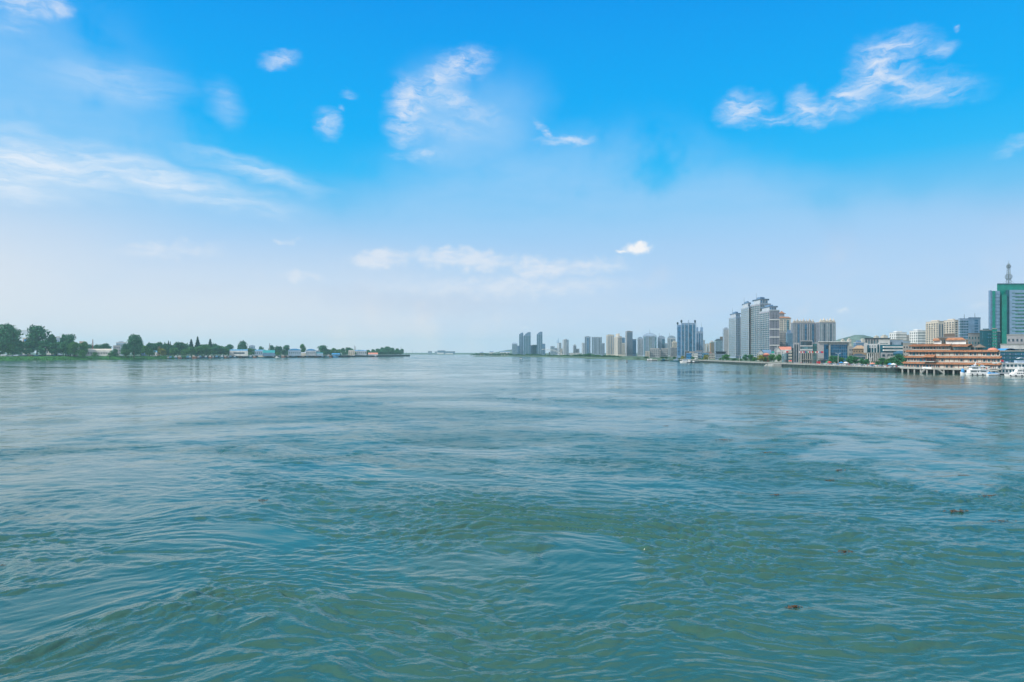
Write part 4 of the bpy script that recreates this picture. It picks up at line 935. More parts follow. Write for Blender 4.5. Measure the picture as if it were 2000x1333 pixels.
bld('teal glass block with a lower stepped left part', [(1913.5, 560), (1938, 560)], 646, 'teal', ('multi', [(.02, .3, ('cols', 2, .5, 8, 'gT')), (.55, .98, ('bands', 8, .3, 'gB'))]), name='glass_block', rm='grey', roof='plant', rh=1)
bld('green glass stair tower set between two teal blocks', [(1937.5, 556), (1947.5, 556)], 643, 'green', ('bands', 10, .5, 'gG', 0), name='stair_tower')
bld('teal glass block right of the green stair tower', [(1947.5, 562), (1954, 562)], 648.5, 'teal', ('cols', 2, .5, 8, 'gT'), name='glass_block')
bld('pale grey office with square windows at the right edge', [(1966.5, 470), (2040, 470)], 655.5, 'stone', ('grid', 9, 4, .45, .4, 'gA'), name='office')
bld('long low white building with a window strip, below the pale grey office', [(1954, 450), (2040, 450)], 674, 'white', ('bands', 2, .35, 'gA', .01), name='low_building')
bld('dark blue glass restaurant block behind the floating hotel', [(1950, 415), (2040, 415)], 687, 'teal', ('bands', 4, .5, 'gB', .01), name='glass_restaurant',
    extra=lambda e, f, a, b, p, gr: (lambda m1, m2: (m1.rings([[(X(1961 + 28 * t, 418), 418 + q, b + .3 + 1.6 * math.sin(math.pi * t) ** .6) for t in [k / 8 for k in range(9)]] for q in (0, 9)], closed=False, cap=False), m1.build('arched_blue_roof', 'bluroof', e),
    m2.lathe(X(1947, 414) + 1, 419, [(3.0, b - .3), (2.9, b + .8), (2.2, b + 1.7), (1, b + 2.2), (.1, b + 2.3)], 12), m2.build('pink_dome', 'pink', e, smooth=True)))(MB(), MB()))

# ------------------------------------------------------------------ green office tower with the lattice mast
D = 716
e = empty('green_office_tower', (X(1990, D), D + 20, GR), 'tall green glass office tower with grey ribbon-window facade and rooftop mast', 'office tower')
def gt(a, b, t, m, name, fwd=0, dd=30, bt=None): return wl(a, b, t, bt, m, name, fwd, dd)
gt(1934, 1953, 568.5, 'curtain', 'left_wing'); gt(1934, 1936, 567.5, 'bluegrey', 'corner_strip', fwd=.4, dd=3); f_ = gt(1938.3, 1943.3, 568.8, 'green', 'green_strip', fwd=.5, dd=2)
for k in range(22):
    mb = MB(); frx = Fr((X(1934, D), D), (X(1953, D), D)); z = Z(568.5, D) - 3.5 - k * 3.6; mb.fb(frx, 0, frx.L, z, z + .5, 0, .25); mb.build('floor_line', 'bluegrey', e)
gt(1952.6, 2064, 554.5, 'green', 'core', fwd=-4, dd=24); gt(1952.4, 2064.5, 553.3, 'teal', 'roof_rim', fwd=-3.6, dd=24.5, bt=554.8)
gt(1953.3, 1963, 576, 'green', 'glass_column', fwd=2.5, dd=6.4); gt(1963, 1969.5, 567, 'teal', 'glass_column', fwd=1.0, dd=4.9)
gt(1969.5, 2064, 567, 'curtain', 'main_facade', fwd=1.5, dd=5.4)
for k in range(17):
    y = 572.5 + k * 6.72
    gt(1981, 2060, y, 'gG', 'window_band', fwd=1.62, dd=.5, bt=y + 2.9); gt(1974.5, 1981, y, 'gG', 'window_band', fwd=1.6, dd=.5, bt=y + 1.3)
mb = MB(); cx, cy = X(1986.2, D), D + 12; zr = Z(554, D) + .6; zt = Z(512, D); mx_ = 4; hb = 1.6
for sx in (-1, 1):
    for sy in (-1, 1): mb.tube((cx + sx * hb, cy + sy * hb, zr), (cx + sx * .7, cy + sy * .7, zt), .26, .18)
n = 11
for k in range(n):
    t0, t1 = k / n, (k + 1) / n; z0_, z1_ = zr + (zt - zr) * t0, zr + (zt - zr) * t1; w0, w1 = hb + (.7 - hb) * t0, hb + (.7 - hb) * t1
    for s in (-1, 1):
        mb.tube((cx - w0, cy + s * w0, z0_), (cx + w1, cy + s * w1, z1_), .1); mb.tube((cx - w0, cy + s * w0, z0_), (cx + w0, cy + s * w0, z0_), .13); mb.tube((cx + s * w0, cy - w0, z0_), (cx + s * w0, cy + w0, z0_), .13)
lm = mb.build('lattice_mast', 'steel', e)
mb = MB(); mb.tube((cx, cy, zt), (cx, cy, Z(506, D)), .25, .06); mb.build('spire', 'steel', e)
for py, r in ((518, 2.1), (538.5, 3.3)):
    mb = MB(); z = Z(py, D)
    for q in (-.75, -.4, 0, .4, .75):
        rr = r * math.sqrt(1 - q * q); m_ = 14
        for k in range(m_):
            a0, a1 = 2 * math.pi * k / m_, 2 * math.pi * (k + 1) / m_; mb.tube((cx + rr * math.cos(a0), cy + rr * math.sin(a0), z + q * r), (cx + rr * math.cos(a1), cy + rr * math.sin(a1), z + q * r), .14, n=4)
    for k in range(8):
        a0 = math.pi * k / 4; ps = [(cx + r * math.cos(a0) * math.cos(t), cy + r * math.sin(a0) * math.cos(t), z + r * math.sin(t)) for t in [-1.3 + 2.6 * j / 6 for j in range(7)]]
        for p0, p1 in zip(ps, ps[1:]): mb.tube(p0, p1, .12, n=4)
    mb.build('open_sphere', 'steel', e)
for sx in (-1, 1):
    mb = MB(); mb.tube((cx + sx * 7.5, cy, zr - .4), (cx + sx * 1.2, cy, zr + 4.5), .09); mb.build('guy_wire', 'steel', e)
# ------------------------------------------------------------------ pavilion restaurant on stilts
def restaurant():
    A, B_, C_, E_ = (X(1767, 427), 427), (X(1826, 404), 404), (X(1882, 393), 393), (X(1956, 375), 375)
    e = empty('pavilion_restaurant', (262, 405, 0), 'four-storey pavilion restaurant on stilts with stacked orange tiled roofs', 'restaurant')
    line = [A, B_, C_, E_]
    def off(pts, o):
        frs = [Fr(p, q) for p, q in zip(pts, pts[1:])]; out = [frs[0].at(0, o, 0)[:2]]
        for f1, f2 in zip(frs, frs[1:]):
            n = (f1.n + f2.n).normalized(); p = f2.p + n * o; out.append((p.x, p.y))
        out.append(frs[-1].at(frs[-1].L, o, 0)[:2]); return out
    def sub(a, b):          # part of the front line between photo columns a and b
        out = []
        for p, q in zip(line, line[1:]):
            for k in range(41):
                t = k / 40; x = p[0] + (q[0] - p[0]) * t; y = p[1] + (q[1] - p[1]) * t; px = 1000 + x / y * F
                if a <= px <= b and (k in (0, 40) or not out or abs(px - a) < 2.2 or abs(px - b) < 2.2): out.append((x, y))
        r = [out[0]]
        for p in out[1:]:
            if (Vector(p) - Vector(r[-1])).length > 2.5: r.append(p)
        if (Vector(out[-1]) - Vector(r[-1])).length > .5: r[-1] = out[-1]
        return r
    def footprint(pts, depth, o=0):
        pts = off(pts, o) if o else pts; a, b = Vector(pts[0]), Vector(pts[-1])
        return list(pts) + [tuple(b + b.normalized() * depth), tuple(a + a.normalized() * depth + Vector((0, 0)))]
    def skirt(pts, z, h, o0, o1, name='tiled_roof', m='orange', depth=24):
        """tiled roof band: overhangs the wall by o0 at the eave, climbs to o1"""
        lo, hi = off(pts, o0), off(pts, o1)
        mb = MB(); n = len(pts)
        mb.rings([[(*lo[i], z) for i in range(n)], [(*lo[i], z + .35) for i in range(n)], [(*hi[i], z + h) for i in range(n)], [(*off(pts, o1 - .6)[i], z + h) for i in range(n)], [(*off(pts, o1 - .6)[i], z) for i in range(n)], [(*lo[i], z) for i in range(n)]], closed=False, cap=False)
        # upturned end caps and tile ribs
        for i in range(n - 1):
            f0, f1 = Fr(lo[i], lo[i + 1]), Fr(hi[i], hi[i + 1]); k = int(f0.L / .8)
            for j in range(k + 1):
                t = j / max(1, k); a = f0.at(f0.L * t, 0, z + .42); b = f1.at(f1.L * t, 0, z + h + .06); mb.tube(a, b, .11, n=4)
        for p_, q_ in ((lo[0], hi[0]), (lo[-1], hi[-1])): mb.tube((*p_, z + .45), (*q_, z + h + .1), .28, .2)
        mb.tube((*lo[0], z + .4), (lo[0][0] - .8, lo[0][1] + .4, z + .9), .3, .1); mb.tube((*lo[-1], z + .4), (lo[-1][0] + .8, lo[-1][1] - .4, z + .9), .3, .1)
        mb.build(name, m, e)
        mb = MB()
        for i in range(n - 1): mb.fb(Fr(off(pts, o0 - .5)[i], off(pts, o0 - .5)[i + 1]), 0, (Vector(lo[i + 1]) - Vector(lo[i])).length, z - .45, z - .05, -.5, 0)
        mb.build('eave_trim', 'teal', e)
    def storey(pts, z0, z1, o, pat, depth=22):
        mb = MB(); mb.prism(footprint(pts, depth, o), z0 - .3, z1 + .3); mb.build('wall', 'cream', e)
        pp = off(pts, o) if o else pts; ci = 0
        cols, wins, pan = [], [], []
        for i in range(len(pp) - 1):
            fr = Fr(pp[i], pp[i + 1]); n = max(1, round(fr.L / 2.4)); w = fr.L / n
            for k in range(n):
                c = pat[ci % len(pat)]; ci += 1; a = k * w
                mb = MB(); mb.fb(fr, a - .14, a + .14, z0, z1, 0, .14); mb.build('red_column', 'red', e)
                if c == 'w':
                    mb = MB(); mb.fb(fr, a + w * .28, a + w * .78, z0 + .4, z1 - .15, -.1, .08); mb.build('window', 'gA', e)
                elif c == 'd':
                    for q in (.22, .6): mb = MB(); mb.fb(fr, a + w * q, a + w * (q + .24), z0 + .4, z1 - .15, -.1, .08); mb.build('window', 'gA', e)
                elif c == 'o':
                    mb = MB(); mb.fb(fr, a + w * .1, a + w * .95, z0 + .2, z1, -.1, .08); mb.build('window', 'gT', e)
            if o > 0 or True:
                mb = MB(); mb.fb(fr, 0, fr.L, z0 - .25, z0 + .25, 0, .7); mb.build('balcony_rail', 'cope', e)
    full = line
    storey(full, 2.9, 5.0, 0, 'wwdwowwowddpwwpppwwd')
    skirt(full, 5.25, 1.2, 1.3, .3)
    s2 = sub(1770, 1955); storey(s2, 6.7, 8.7, -.3, 'wdwwoowdwpwpppwpwwpw')
    skirt(sub(1769, 1956), 8.95, 1.15, 1.1, 0)
    s3 = sub(1773, 1953); storey(s3, 10.3, 12.3, -.6, 'wowwdwwwpwppwdpwwp')
    skirt(sub(1771, 1952), 12.5, 1.15, .9, -.4)
    s4 = sub(1779, 1856); storey(s4, 13.8, 15.7, -1.2, 'wdwwdwwd', 18)
    skirt(sub(1777, 1857), 15.9, 1.35, .7, -2.6)
    g_ = sub(1860, 1893); gfr = footprint(g_, 16, -1.6)
    mb = MB(); mb.prism(gfr, 13.6, 15.6); mb.build('glazed_lounge', 'gL', e); skirt(g_, 15.6, 1.4, 1.2, -2.6)
    mb = MB(); mb.prism(footprint(sub(1777, 1893), 16, -2.2), 13.5, 17.1); mb.build('upper_core', 'brown', e)
    # penthouses
    for a, b, z0, h in ((1812, 1827, 17, 2.2), (1842, 1883, 17, 2.4)):
        p = off(sub(a, b), -4.5); mb = MB(); mb.prism(footprint(p, 8), z0, z0 + h); mb.build('penthouse_wall', 'white', e)
        lo = footprint(off(p, 1.2), 10); c = (sum(q[0] for q in lo) / len(lo), sum(q[1] for q in lo) / len(lo))
        g2 = lambda k: [((q[0] - c[0]) * k + c[0], (q[1] - c[1]) * k + c[1]) for q in lo]
        mb = MB(); mb.prism(lo, z0 + h, z0 + h + .3); mb.prism(g2(.99), z0 + h + .3, z0 + h + 1.5, g2(.72)); mb.build('penthouse_roof', 'orange', e)
    # roof kiosks
    for px, D_, r in ((1914, 398, 2.6), (1897, 402, 1.9)):
        x = X(px, D_); mb = MB()
        for k in range(6): a = math.pi * k / 3; mb.tube((x + r * .7 * math.cos(a), D_ + r * .7 * math.sin(a), 13.4), (x + r * .7 * math.cos(a), D_ + r * .7 * math.sin(a), 15.4), .14)
        mb.lathe(x, D_, [(r * .5, 13.4), (r * .5, 15.2)], 6); mb.build('kiosk_posts', 'teal', e)
        mb = MB(); mb.lathe(x, D_, [(r * 1.35, 15.2), (r * .9, 15.8), (r * .4, 16.5), (.1, 17.1)], 6); mb.build('kiosk_roof', 'brown', e)
    # porch
    p = off(sub(1809, 1832), 0); f = Fr(off(p, 2.6)[0], off(p, 2.6)[-1])
    mb = MB(); mb.fb(f, 0, f.L, 6.6, 7.1, -2.8, .2); mb.build('balcony', 'cope', e)
    mb = MB(); mb.fb(f, -.5, f.L + .5, 9.2, 9.45, -2.8, .8); mb.rings([[f.at(-.8, 1.2, 9.4), f.at(f.L + .8, 1.2, 9.4)], [f.at(.8, -1.8, 11), f.at(f.L - .8, -1.8, 11)]], closed=False, cap=False); mb.build('porch_roof', 'orange', e)
    for k in range(4): mb = MB(); q = f.at(f.L * (k + .1) / 3.2, 0, 0); mb.tube((q[0], q[1], 7), (q[0], q[1], 9.2), .15); mb.build('red_column', 'red', e)
    # deck, banner, stilts, stairs
    mb = MB(); mb.prism(footprint(off(full, 3.2), 34), 2.2, 2.8); mb.build('deck', 'cope', e)
    mb = MB()
    dk = off(full, 3.1)
    for i in range(3):
        fr = Fr(dk[i], dk[i + 1]); mb.fb(fr, 0, fr.L, 3.3, 3.45, -.1, 0)
        for k in range(int(fr.L / 2)): mb.fb(fr, k * 2, k * 2 + .15, 2.8, 3.4, -.1, 0)
    mb.build('deck_railing', 'cope', e)
    q = off(sub(1810, 1829), 3.35); f = Fr(q[0], q[-1]); mb = MB(); mb.fb(f, 0, f.L, 2.5, 3.6, 0, .12); mb.build('banner', 'boat', e)
    for i in range(3):
        fr = Fr(off(full, 2.4)[i], off(full, 2.4)[i + 1]); n = max(2, round(fr.L / 5.2))
        for k in range(n):
            for o in (0, -7):
                mb = MB(); x, y, _ = fr.at(fr.L * (k + .2) / n, o, 0); mb.lathe(x, y, [(.55, -1.5), (.5, 2.25)], 8); mb.build('stilt', 'concrete', e)
    for (pa, pb, D_) in ((1809, 1798, 401), (1832, 1843, 396)):
        a = Vector((X(pa, D_), D_, 2.6)); b = Vector((X(pb, D_), D_ - 1, -.1)); mb = MB()
        for s in (0, 1.6): mb.box8([(a.x, a.y + s, a.z - .3), (b.x, b.y + s, b.z - .3), (b.x, b.y + s + .2, b.z - .3), (a.x, a.y + s + .2, a.z - .3), (a.x, a.y + s, a.z + .5), (b.x, b.y + s, b.z + .5), (b.x, b.y + s + .2, b.z + .5), (a.x, a.y + s + .2, a.z + .5)])
        for k in range(10):
            t = (k + .5) / 10; c = a.lerp(b, t); mb.box(c.x - .35, c.x + .35, c.y + .1, c.y + 1.7, c.z - .15, c.z)
        mb.build('staircase', 'cope', e)
    mb = MB(); p = footprint(off(full, -6), 20); mb.prism(p, -1.4, 2.2); mb.build('quay_block', 'wall', e)
restaurant()

# ------------------------------------------------------------------ boats
def hull(mb, x0, x1, y, w, z1, bow=.25, rake=.12, stern=.0, sheer=.4):
    """hull along X from stern x0 to bow x1 (bow towards x1)"""
    L = x1 - x0; n = 12; rings = []
    for z, kk in ((-.4, .80), (0.05, .92), (z1, 1.0)):
        r = []
        ts = [i / n for i in range(n + 1)]
        half = lambda t: w / 2 * (1 if t < 1 - bow else math.cos(math.pi / 2 * (t - 1 + bow) / bow) ** .7) * (.82 + .18 * min(1, t / .1))
        for t in ts: r.append((x0 + L * (t * (1 - rake * (1 - kk) * 4 * t)) , y - half(t) * kk, z + (sheer * t ** 3 if z == z1 else 0)))
        for t in ts[::-1]: r.append((x0 + L * (t * (1 - rake * (1 - kk) * 4 * t)), y + half(t) * kk, z + (sheer * t ** 3 if z == z1 else 0)))
        rings.append(r)
    mb.rings(rings)
def turn(mb, cx, cy, rz, flip=False):
    c, s = math.cos(rz), math.sin(rz); mb.v = [((x * (-1 if flip else 1)) * c - y * s + cx, (x * (-1 if flip else 1)) * s + y * c + cy, z) for x, y, z in mb.v]; return mb
class Boat:
    def __init__(s, name, label, px, D, rz=0.0, flip=False, cat='boat', group=None, k=1.0):
        s.x, s.y, s.rz, s.fl, s.k = X(px, D), D, rz, flip, k; s.e = empty(name, (s.x, s.y, 0), label, cat, group)
    def add(s, name, m, fn, smooth=False):
        mb = MB(); fn(mb); mb.v = [(x * s.k, y * s.k, z * s.k) for x, y, z in mb.v]; turn(mb, s.x, s.y, s.rz, s.fl); return mb.build(name, m, s.e, smooth)
def wins(b, x0, x1, n, y, z0, z1, m='gA', fill=.6):
    w = (x1 - x0) / n
    for i in range(n): b.add('window', m, lambda mb: mb.box(x0 + i * w + w * (1 - fill) / 2, x0 + (i + 1) * w - w * (1 - fill) / 2, y - .05, y + .1, z0, z1))
# white two-deck cruiser (bow to the left)
b = Boat('tour_boat', 'white two-deck tour boat with raked mast moored before the restaurant', 1909, 366, rz=-.10, flip=True)
b.add('hull', 'boat', lambda m: hull(m, -5.6, 6.2, 0, 3.6, 1.15, .3))
b.add('waterline_band', 'black', lambda m: m.box(-5.2, 4.6, -1.74, 1.74, -.1, .14))
b.add('lower_cabin', 'boat', lambda m: (m.prism([(-5, -1.6), (4.6, -1.6), (4.9, 0), (4.6, 1.6), (-5, 1.6)], 1.1, 2.9), m.box(-5.3, 4.6, -1.85, 1.85, 2.85, 3.0)))
wins(b, -3.6, -.6, 5, -1.68, 1.85, 2.45); wins(b, 1.2, 4.2, 5, -1.68, 1.85, 2.45); wins(b, 0, .8, 1, -1.68, 1.85, 2.4)
b.add('upper_cabin', 'boat', lambda m: m.prism([(-1.0, -1.45), (3.6, -1.45), (3.9, 0), (3.6, 1.45), (-1.0, 1.45)], 3.0, 4.6))
b.add('sun_deck_roof', 'boat', lambda m: m.box(-5.2, 4.4, -1.7, 1.7, 4.55, 4.8))
b.add('deck_posts', 'boat', lambda m: [m.tube((x, y, 3), (x, y, 4.6), .07) for x in (-5, -3.4, -2) for y in (-1.5, 1.5)])
wins(b, .4, 3.4, 4, -1.53, 3.6, 4.3)
b.add('raked_mast', 'boat', lambda m: (m.tube((1.6, 0, 4.8), (.5, 0, 7.4), .28, .1), m.tube((2.0, 0, 5.8), (.2, 0, 5.5), .12), m.tube((.5, 0, 7.3), (-4, 0, 4.8), .05)))
b.add('roof_locker', 'palblue', lambda m: (m.box(1.2, 2.6, -.8, .8, 4.8, 5.3), m.box(-3, -1.9, -.7, .7, 4.8, 5.3)))
b.add('tyre_fenders', 'black', lambda m: [m.box(x - .22, x + .22, -2.0, -1.75, .2, 1.0) for x in (-4.4, -1.7, 1.1, 3.6)])
flag(1911, 364, 713, 'yellow', 'small yellow pennant on the roof of the tour boat', w=.7, h=.4, gz=4.85); flag(1924.5, 365, 719, 'flagred', 'small red and white pennant at the stern of the tour boat', w=.8, h=.6, gz=3)
b = Boat('small_boat', 'small white boat bow with dark blue tarp left of the tour boat', 1883, 371, rz=.1, flip=True)
b.add('hull', 'boat', lambda m: hull(m, -2.2, 2.4, 0, 1.8, 1.0, .5, sheer=.9)); b.add('tarp', 'bluroof', lambda m: m.lathe(.8, 0, [(.75, 1.1), (.9, 2), (.7, 3), (.2, 3.6)], 7)); b.add('cockpit', 'steel', lambda m: m.box(-1.6, .2, -.6, .6, .9, 1.5))
b = Boat('speedboat', 'low white motorboat with a bright blue cover right of the tour boat', 1940.5, 362, rz=-.05)
b.add('hull', 'boat', lambda m: hull(m, -3.2, 3.4, 0, 2.2, .95, .35)); b.add('blue_cover', 'bluroof', lambda m: m.rings([[(-2.8, -.9, .95), (-2.8, .9, .95), (2.6, .9, .95), (2.6, -.9, .95)], [(-2.0, -.7, 1.9), (-2.0, .7, 1.9), (1.2, .6, 1.6), (1.2, -.6, 1.6)]]))
b.add('canopy_frame', 'boat', lambda m: (m.tube((-1.5, -.8, 1), (-1.2, -.8, 2.5), .05), m.tube((.8, -.8, 1), (.5, -.8, 2.5), .05), m.box(-1.9, .9, -.9, .9, 2.45, 2.55)))
b.add('rub_rail', 'black', lambda m: m.box(-3.1, 2.6, -1.14, 1.14, .25, .4))
# floating two-storey hotel barge
b = Boat('floating_hotel', 'white two-storey floating hotel barge with square windows at the right edge', 1975, 378, rz=-.12, cat='barge')
b.add('pontoon', 'black', lambda m: m.box(-11, 14, -3, 3.4, -.4, .5)); b.add('lower_storey', 'boat', lambda m: m.box(-9, 14, -2.4, 3, .5, 3.2)); b.add('deck_slab', 'boat', lambda m: m.box(-11.5, 14, -3, 3.4, 3.2, 3.5))
b.add('upper_storey', 'boat', lambda m: m.box(-8.6, 14, -2.2, 2.8, 3.5, 6.2)); b.add('roof_slab', 'boat', lambda m: m.box(-10, 14, -3, 3.4, 6.2, 6.55)); wins(b, -7.9, 6, 7, -2.28, 4.3, 5.6, 'gT', .58); wins(b, -7.9, 6, 8, -2.48, 1.4, 2.7, 'gT', .5)
b.add('railing', 'boat', lambda m: ([m.box(-11.4, 8, -3.0, -2.95, z, z + .08) for z in (3.9, 4.3)] + [m.box(x - .05, x + .05, -3.0, -2.95, 3.5, 4.35) for x in [-11.3 + i * 1.2 for i in range(16)]]))
b.add('roof_tanks', 'palblue', lambda m: (m.box(-3.6, -2, -1, 1, 6.55, 7.2), m.box(2, 8, -1.5, 1, 6.55, 7.9), m.box(-9, -7, -.5, .5, 6.55, 6.9))); b.add('awning', 'boat', lambda m: (m.rings([[(3.2 + t * .45, y, 8.9 + .5 * math.sin(math.pi * t / 8)) for t in range(9)] for y in (-1.2, 1.2)], closed=False, cap=False), m.tube((6.6, 0, 7), (6.6, 0, 9), .12)))
flag(1955, 370, 703, 'flagred', 'small red flag flying above the floating hotel roof', w=1.3, h=.9, gz=6.5)
# patrol boat in front
b = Boat('patrol_boat', 'white patrol boat with raised wheelhouse in front of the floating hotel', 1986, 348, rz=-.04, flip=True)
b.add('hull', 'boat', lambda m: hull(m, -5, 6.4, 0, 3.2, .95, .35, sheer=.45)); b.add('waterline_band', 'black', lambda m: m.box(-4.8, 4, -1.52, 1.52, -.1, .1))
b.add('cabin', 'boat', lambda m: m.rings([[(-4.4, -1.3, .95), (3.4, -1.3, .95), (3.4, 1.3, .95), (-4.4, 1.3, .95)], [(-4.2, -1.15, 2.3), (1.6, -1.15, 2.3), (1.6, 1.15, 2.3), (-4.2, 1.15, 2.3)]]))
b.add('wheelhouse', 'boat', lambda m: m.rings([[(-2.6, -1.0, 2.3), (.9, -1.0, 2.3), (.9, 1.0, 2.3), (-2.6, 1.0, 2.3)], [(-2.5, -.95, 3.7), (.2, -.95, 3.7), (.2, .95, 3.7), (-2.5, .95, 3.7)]])); wins(b, -2.2, .1, 3, -1.06, 2.8, 3.3); wins(b, -3.6, .8, 5, -1.28, 1.4, 1.9)
b.add('mast', 'boat', lambda m: (m.tube((-.8, 0, 3.7), (-1.1, 0, 5.6), .1), m.tube((-.4, 0, 5), (-1.6, 0, 5), .07))); b.add('tyre_fenders', 'black', lambda m: [m.box(x - .25, x + .25, -1.85, -1.6, .3, .9) for x in (4.2, 1.6, -1.4)])
# moored craft below the blue office tower
b = Boat('barge', 'pale tanker barge with two white tanks, farthest of the moored boats on the right bank', 1274, 960, k=1.5, cat='barge'); b.add('hull', 'black', lambda m: hull(m, -5, 5, 0, 2.6, .5, .2)); b.add('tanks', 'boat', lambda m: (m.box(-4.6, -2.8, -1, 1, .5, 1.9), m.box(-2.2, -.2, -1, 1, .5, 2.2), m.box(1, 4.4, -.9, .9, .5, 1.3)))
b.add('deck_posts', 'cope', lambda m: [m.box(x, x + .2, -1, -.9, .5, 1.8) for x in (.4, 1.4, 2.4, 3.4, 4.4)])
b = Boat('work_boat', 'low dark work boat moored between the tanker barge and the ferry', 1301, 940, k=1.4); b.add('hull', 'black', lambda m: hull(m, -5.6, 5.2, 0, 2.4, .8, .3)); b.add('cabin', 'teal', lambda m: m.box(-4, -1.5, -.8, .8, .8, 2.2)); b.add('gear', 'steel', lambda m: (m.tube((1, 0, .8), (2.6, 0, 3), .12), m.box(.5, 3, -.7, .7, .8, 1.2)))
b = Boat('work_boat', 'greenish work boat with a deckhouse beside the riverside shrubs', 1319, 900, k=1.4); b.add('hull', 'teal', lambda m: hull(m, -4.8, 4.8, 0, 2.4, .9, .3)); b.add('cabin', 'palblue', lambda m: m.box(-1.5, 2.8, -.8, .8, .9, 2.1)); b.add('wheelhouse', 'bluegrey', lambda m: m.box(1, 2.6, -.7, .7, 2.1, 3.3))
b = Boat('ferry', 'white ferry with a tiered superstructure moored below the low town', 1336.5, 800, rz=-.05, flip=True); b.add('hull', 'boat', lambda m: hull(m, -4.4, 5.2, 0, 3, 1.2, .35, sheer=.8)); b.add('waterline_band', 'black', lambda m: m.box(-4.2, 3.2, -1.42, 1.42, -.1, .15)); b.add('lower_deckhouse', 'boat', lambda m: m.box(-3.8, 2.6, -1.2, 1.2, 1.2, 2.6)); b.add('upper_deckhouse', 'palblue', lambda m: m.box(-3.6, 1.4, -1.1, 1.1, 2.6, 4.0)); b.add('roof', 'boat', lambda m: m.box(-4.2, 2, -1.3, 1.3, 4.0, 4.2)); wins(b, -3.4, 2.2, 5, -1.28, 1.6, 2.2)
b = Boat('dredger', 'dark flat dredger with cluttered deck right of the white ferry', 1354, 785, cat='barge'); b.add('hull', 'black', lambda m: m.box(-7.2, 7, -1.8, 1.8, -.4, .9)); b.add('deck_house', 'boat', lambda m: (m.box(-5.4, -3.6, -1.2, 1.2, .9, 3), m.box(-.6, 1.2, -1, 1, .9, 2.3))); b.add('crane', 'steel', lambda m: (m.tube((3, 0, .9), (3.2, 0, 4.5), .2), m.tube((3.2, 0, 4.3), (6.8, 0, 2.4), .14), m.tube((-2, 0, .9), (-2.4, 0, 4), .1))); b.add('winches', 'steel', lambda m: [m.lathe(x, .2, [(.5, .9), (.5, 1.6)], 8) for x in (-2.4, 2.0, 4.6)])
b = Boat('fishing_boat', 'tiny white fishing boat out on the water below the three curved towers', 1017.6, 1280, k=1.0); b.add('hull', 'boat', lambda m: hull(m, -2.4, 2.4, 0, 1.6, .8, .4, sheer=.6)); b.add('cabin', 'dark', lambda m: m.box(-1.3, -.2, -.5, .5, .8, 1.9))
for px, py, h, m_, lb in ((1224.6, 708.8, 3.3, 'black', 'dark channel buoy with a topmark below the dark slab tower'), (1078, 702.5, 1.6, 'rust', 'tiny reddish buoy below the arched footbridge')):
    D_ = dist(py); x = X(px, D_); e = empty('buoy', (x, D_, 0), lb, 'buoy'); mb = MB(); mb.lathe(x, D_, [(.9, -.4), (1.0, .4), (.8, .7)], 10); mb.build('float', m_, e); mb = MB(); mb.lathe(x, D_, [(.45, .7), (.2, h * .75), (.35, h * .8), (.1, h)], 8); mb.build('topmark', 'rust', e)

# arched white footbridge and beacon at the head of the bay
D_ = 2060; e = empty('arched_footbridge', (X(1085, D_), D_, 3), 'slender white arched footbridge curving down to the right', 'bridge')
pts_ = [(1058, 683.0), (1066, 682.4), (1075, 682.8), (1083, 684.6), (1090, 687.6), (1096, 691), (1102, 694.5), (1107.5, 697)]
mb = MB(); P3 = [(X(a, D_), D_, Z(b, D_)) for a, b in pts_]
for p_, q_ in zip(P3, P3[1:]): mb.tube(p_, q_, .85)
mb.build('arch', 'white', e); mb = MB(); P4 = [(x, y, z - 3.2) for x, y, z in P3[1:-1]]
for p_, q_ in zip(P4, P4[1:]): mb.tube(p_, q_, .4)
for p_, q_ in zip(P3[1:-1], P4): mb.tube(p_, q_, .2)
mb.build('lower_chord', 'white', e); mb = MB(); mb.tube((P3[0][0] + 3, D_, 3), P3[0], .5); mb.build('pylon', 'steel', e)
e = empty('dark_tower_block', (X(1073, 2000), 2000, 2), 'narrow dark block standing on the quay before the footbridge', 'building'); mb = MB(); x = X(1073, 2000); mb.box(x - 1.7, x + 1.7, 1998, 2002, 1, Z(687.5, 2000)); mb.build('wall', 'dark', e); mb = MB(); mb.box(x - 1.9, x + 1.9, 1997.8, 2002.2, 1, Z(694, 2000)); mb.build('base', 'white', e)
e = empty('white_tent', (X(1067.5, 1990), 1990, 2), 'small white pointed tent pavilion at the water edge', 'tent'); mb = MB(); x = X(1067.5, 1990); mb.lathe(x, 1990, [(2.6, 1.5), (2.5, 3.6), (2.9, 3.7), (1, 5.2), (.1, 7.4)], 8); mb.build('canopy', 'white', e)

# ------------------------------------------------------------------ left bank buildings
def lb(label, a, b, D, top, wall, spec=None, **kw):
    kw.setdefault('depth', 14); kw.setdefault('name', 'building'); return bld(label, [(a, D), (b, D)], top, wall, spec, gz=GL, **kw)
lb('white house with a blue and red panel between the two tallest trees', 43.5, 57, 1180, 660.5, 'white', ('grid', 3, 3, .4, .4, 'gA'), rm='white', name='house', extra=lambda e, f, a, b, p, gr: (lambda m1, m2: (m1.fb(f[-1], f[-1].L * .2, f[-1].L * .66, b - 6.5, b - 1, 0, .3), m1.build('red_frame', 'tan', e), m2.fb(f[-1], f[-1].L * .26, f[-1].L * .62, b - 6, b - 2.2, .28, .4), m2.build('blue_panel', 'bluroof', e)))(MB(), MB()))
lb('white house with a tiled edge right of the second tall tree', 91, 105, 1180, 668.5, 'white', ('grid', 4, 2, .4, .4, 'gA'), rm='tan', name='house')
lb('grey-white block with a curved roof peeking above the left bank trees', 106, 119.5, 1290, 660.5, 'palblue', ('grid', 4, 3, .4, .4, 'gB'), roof='arc', rm='pale', rh=3)
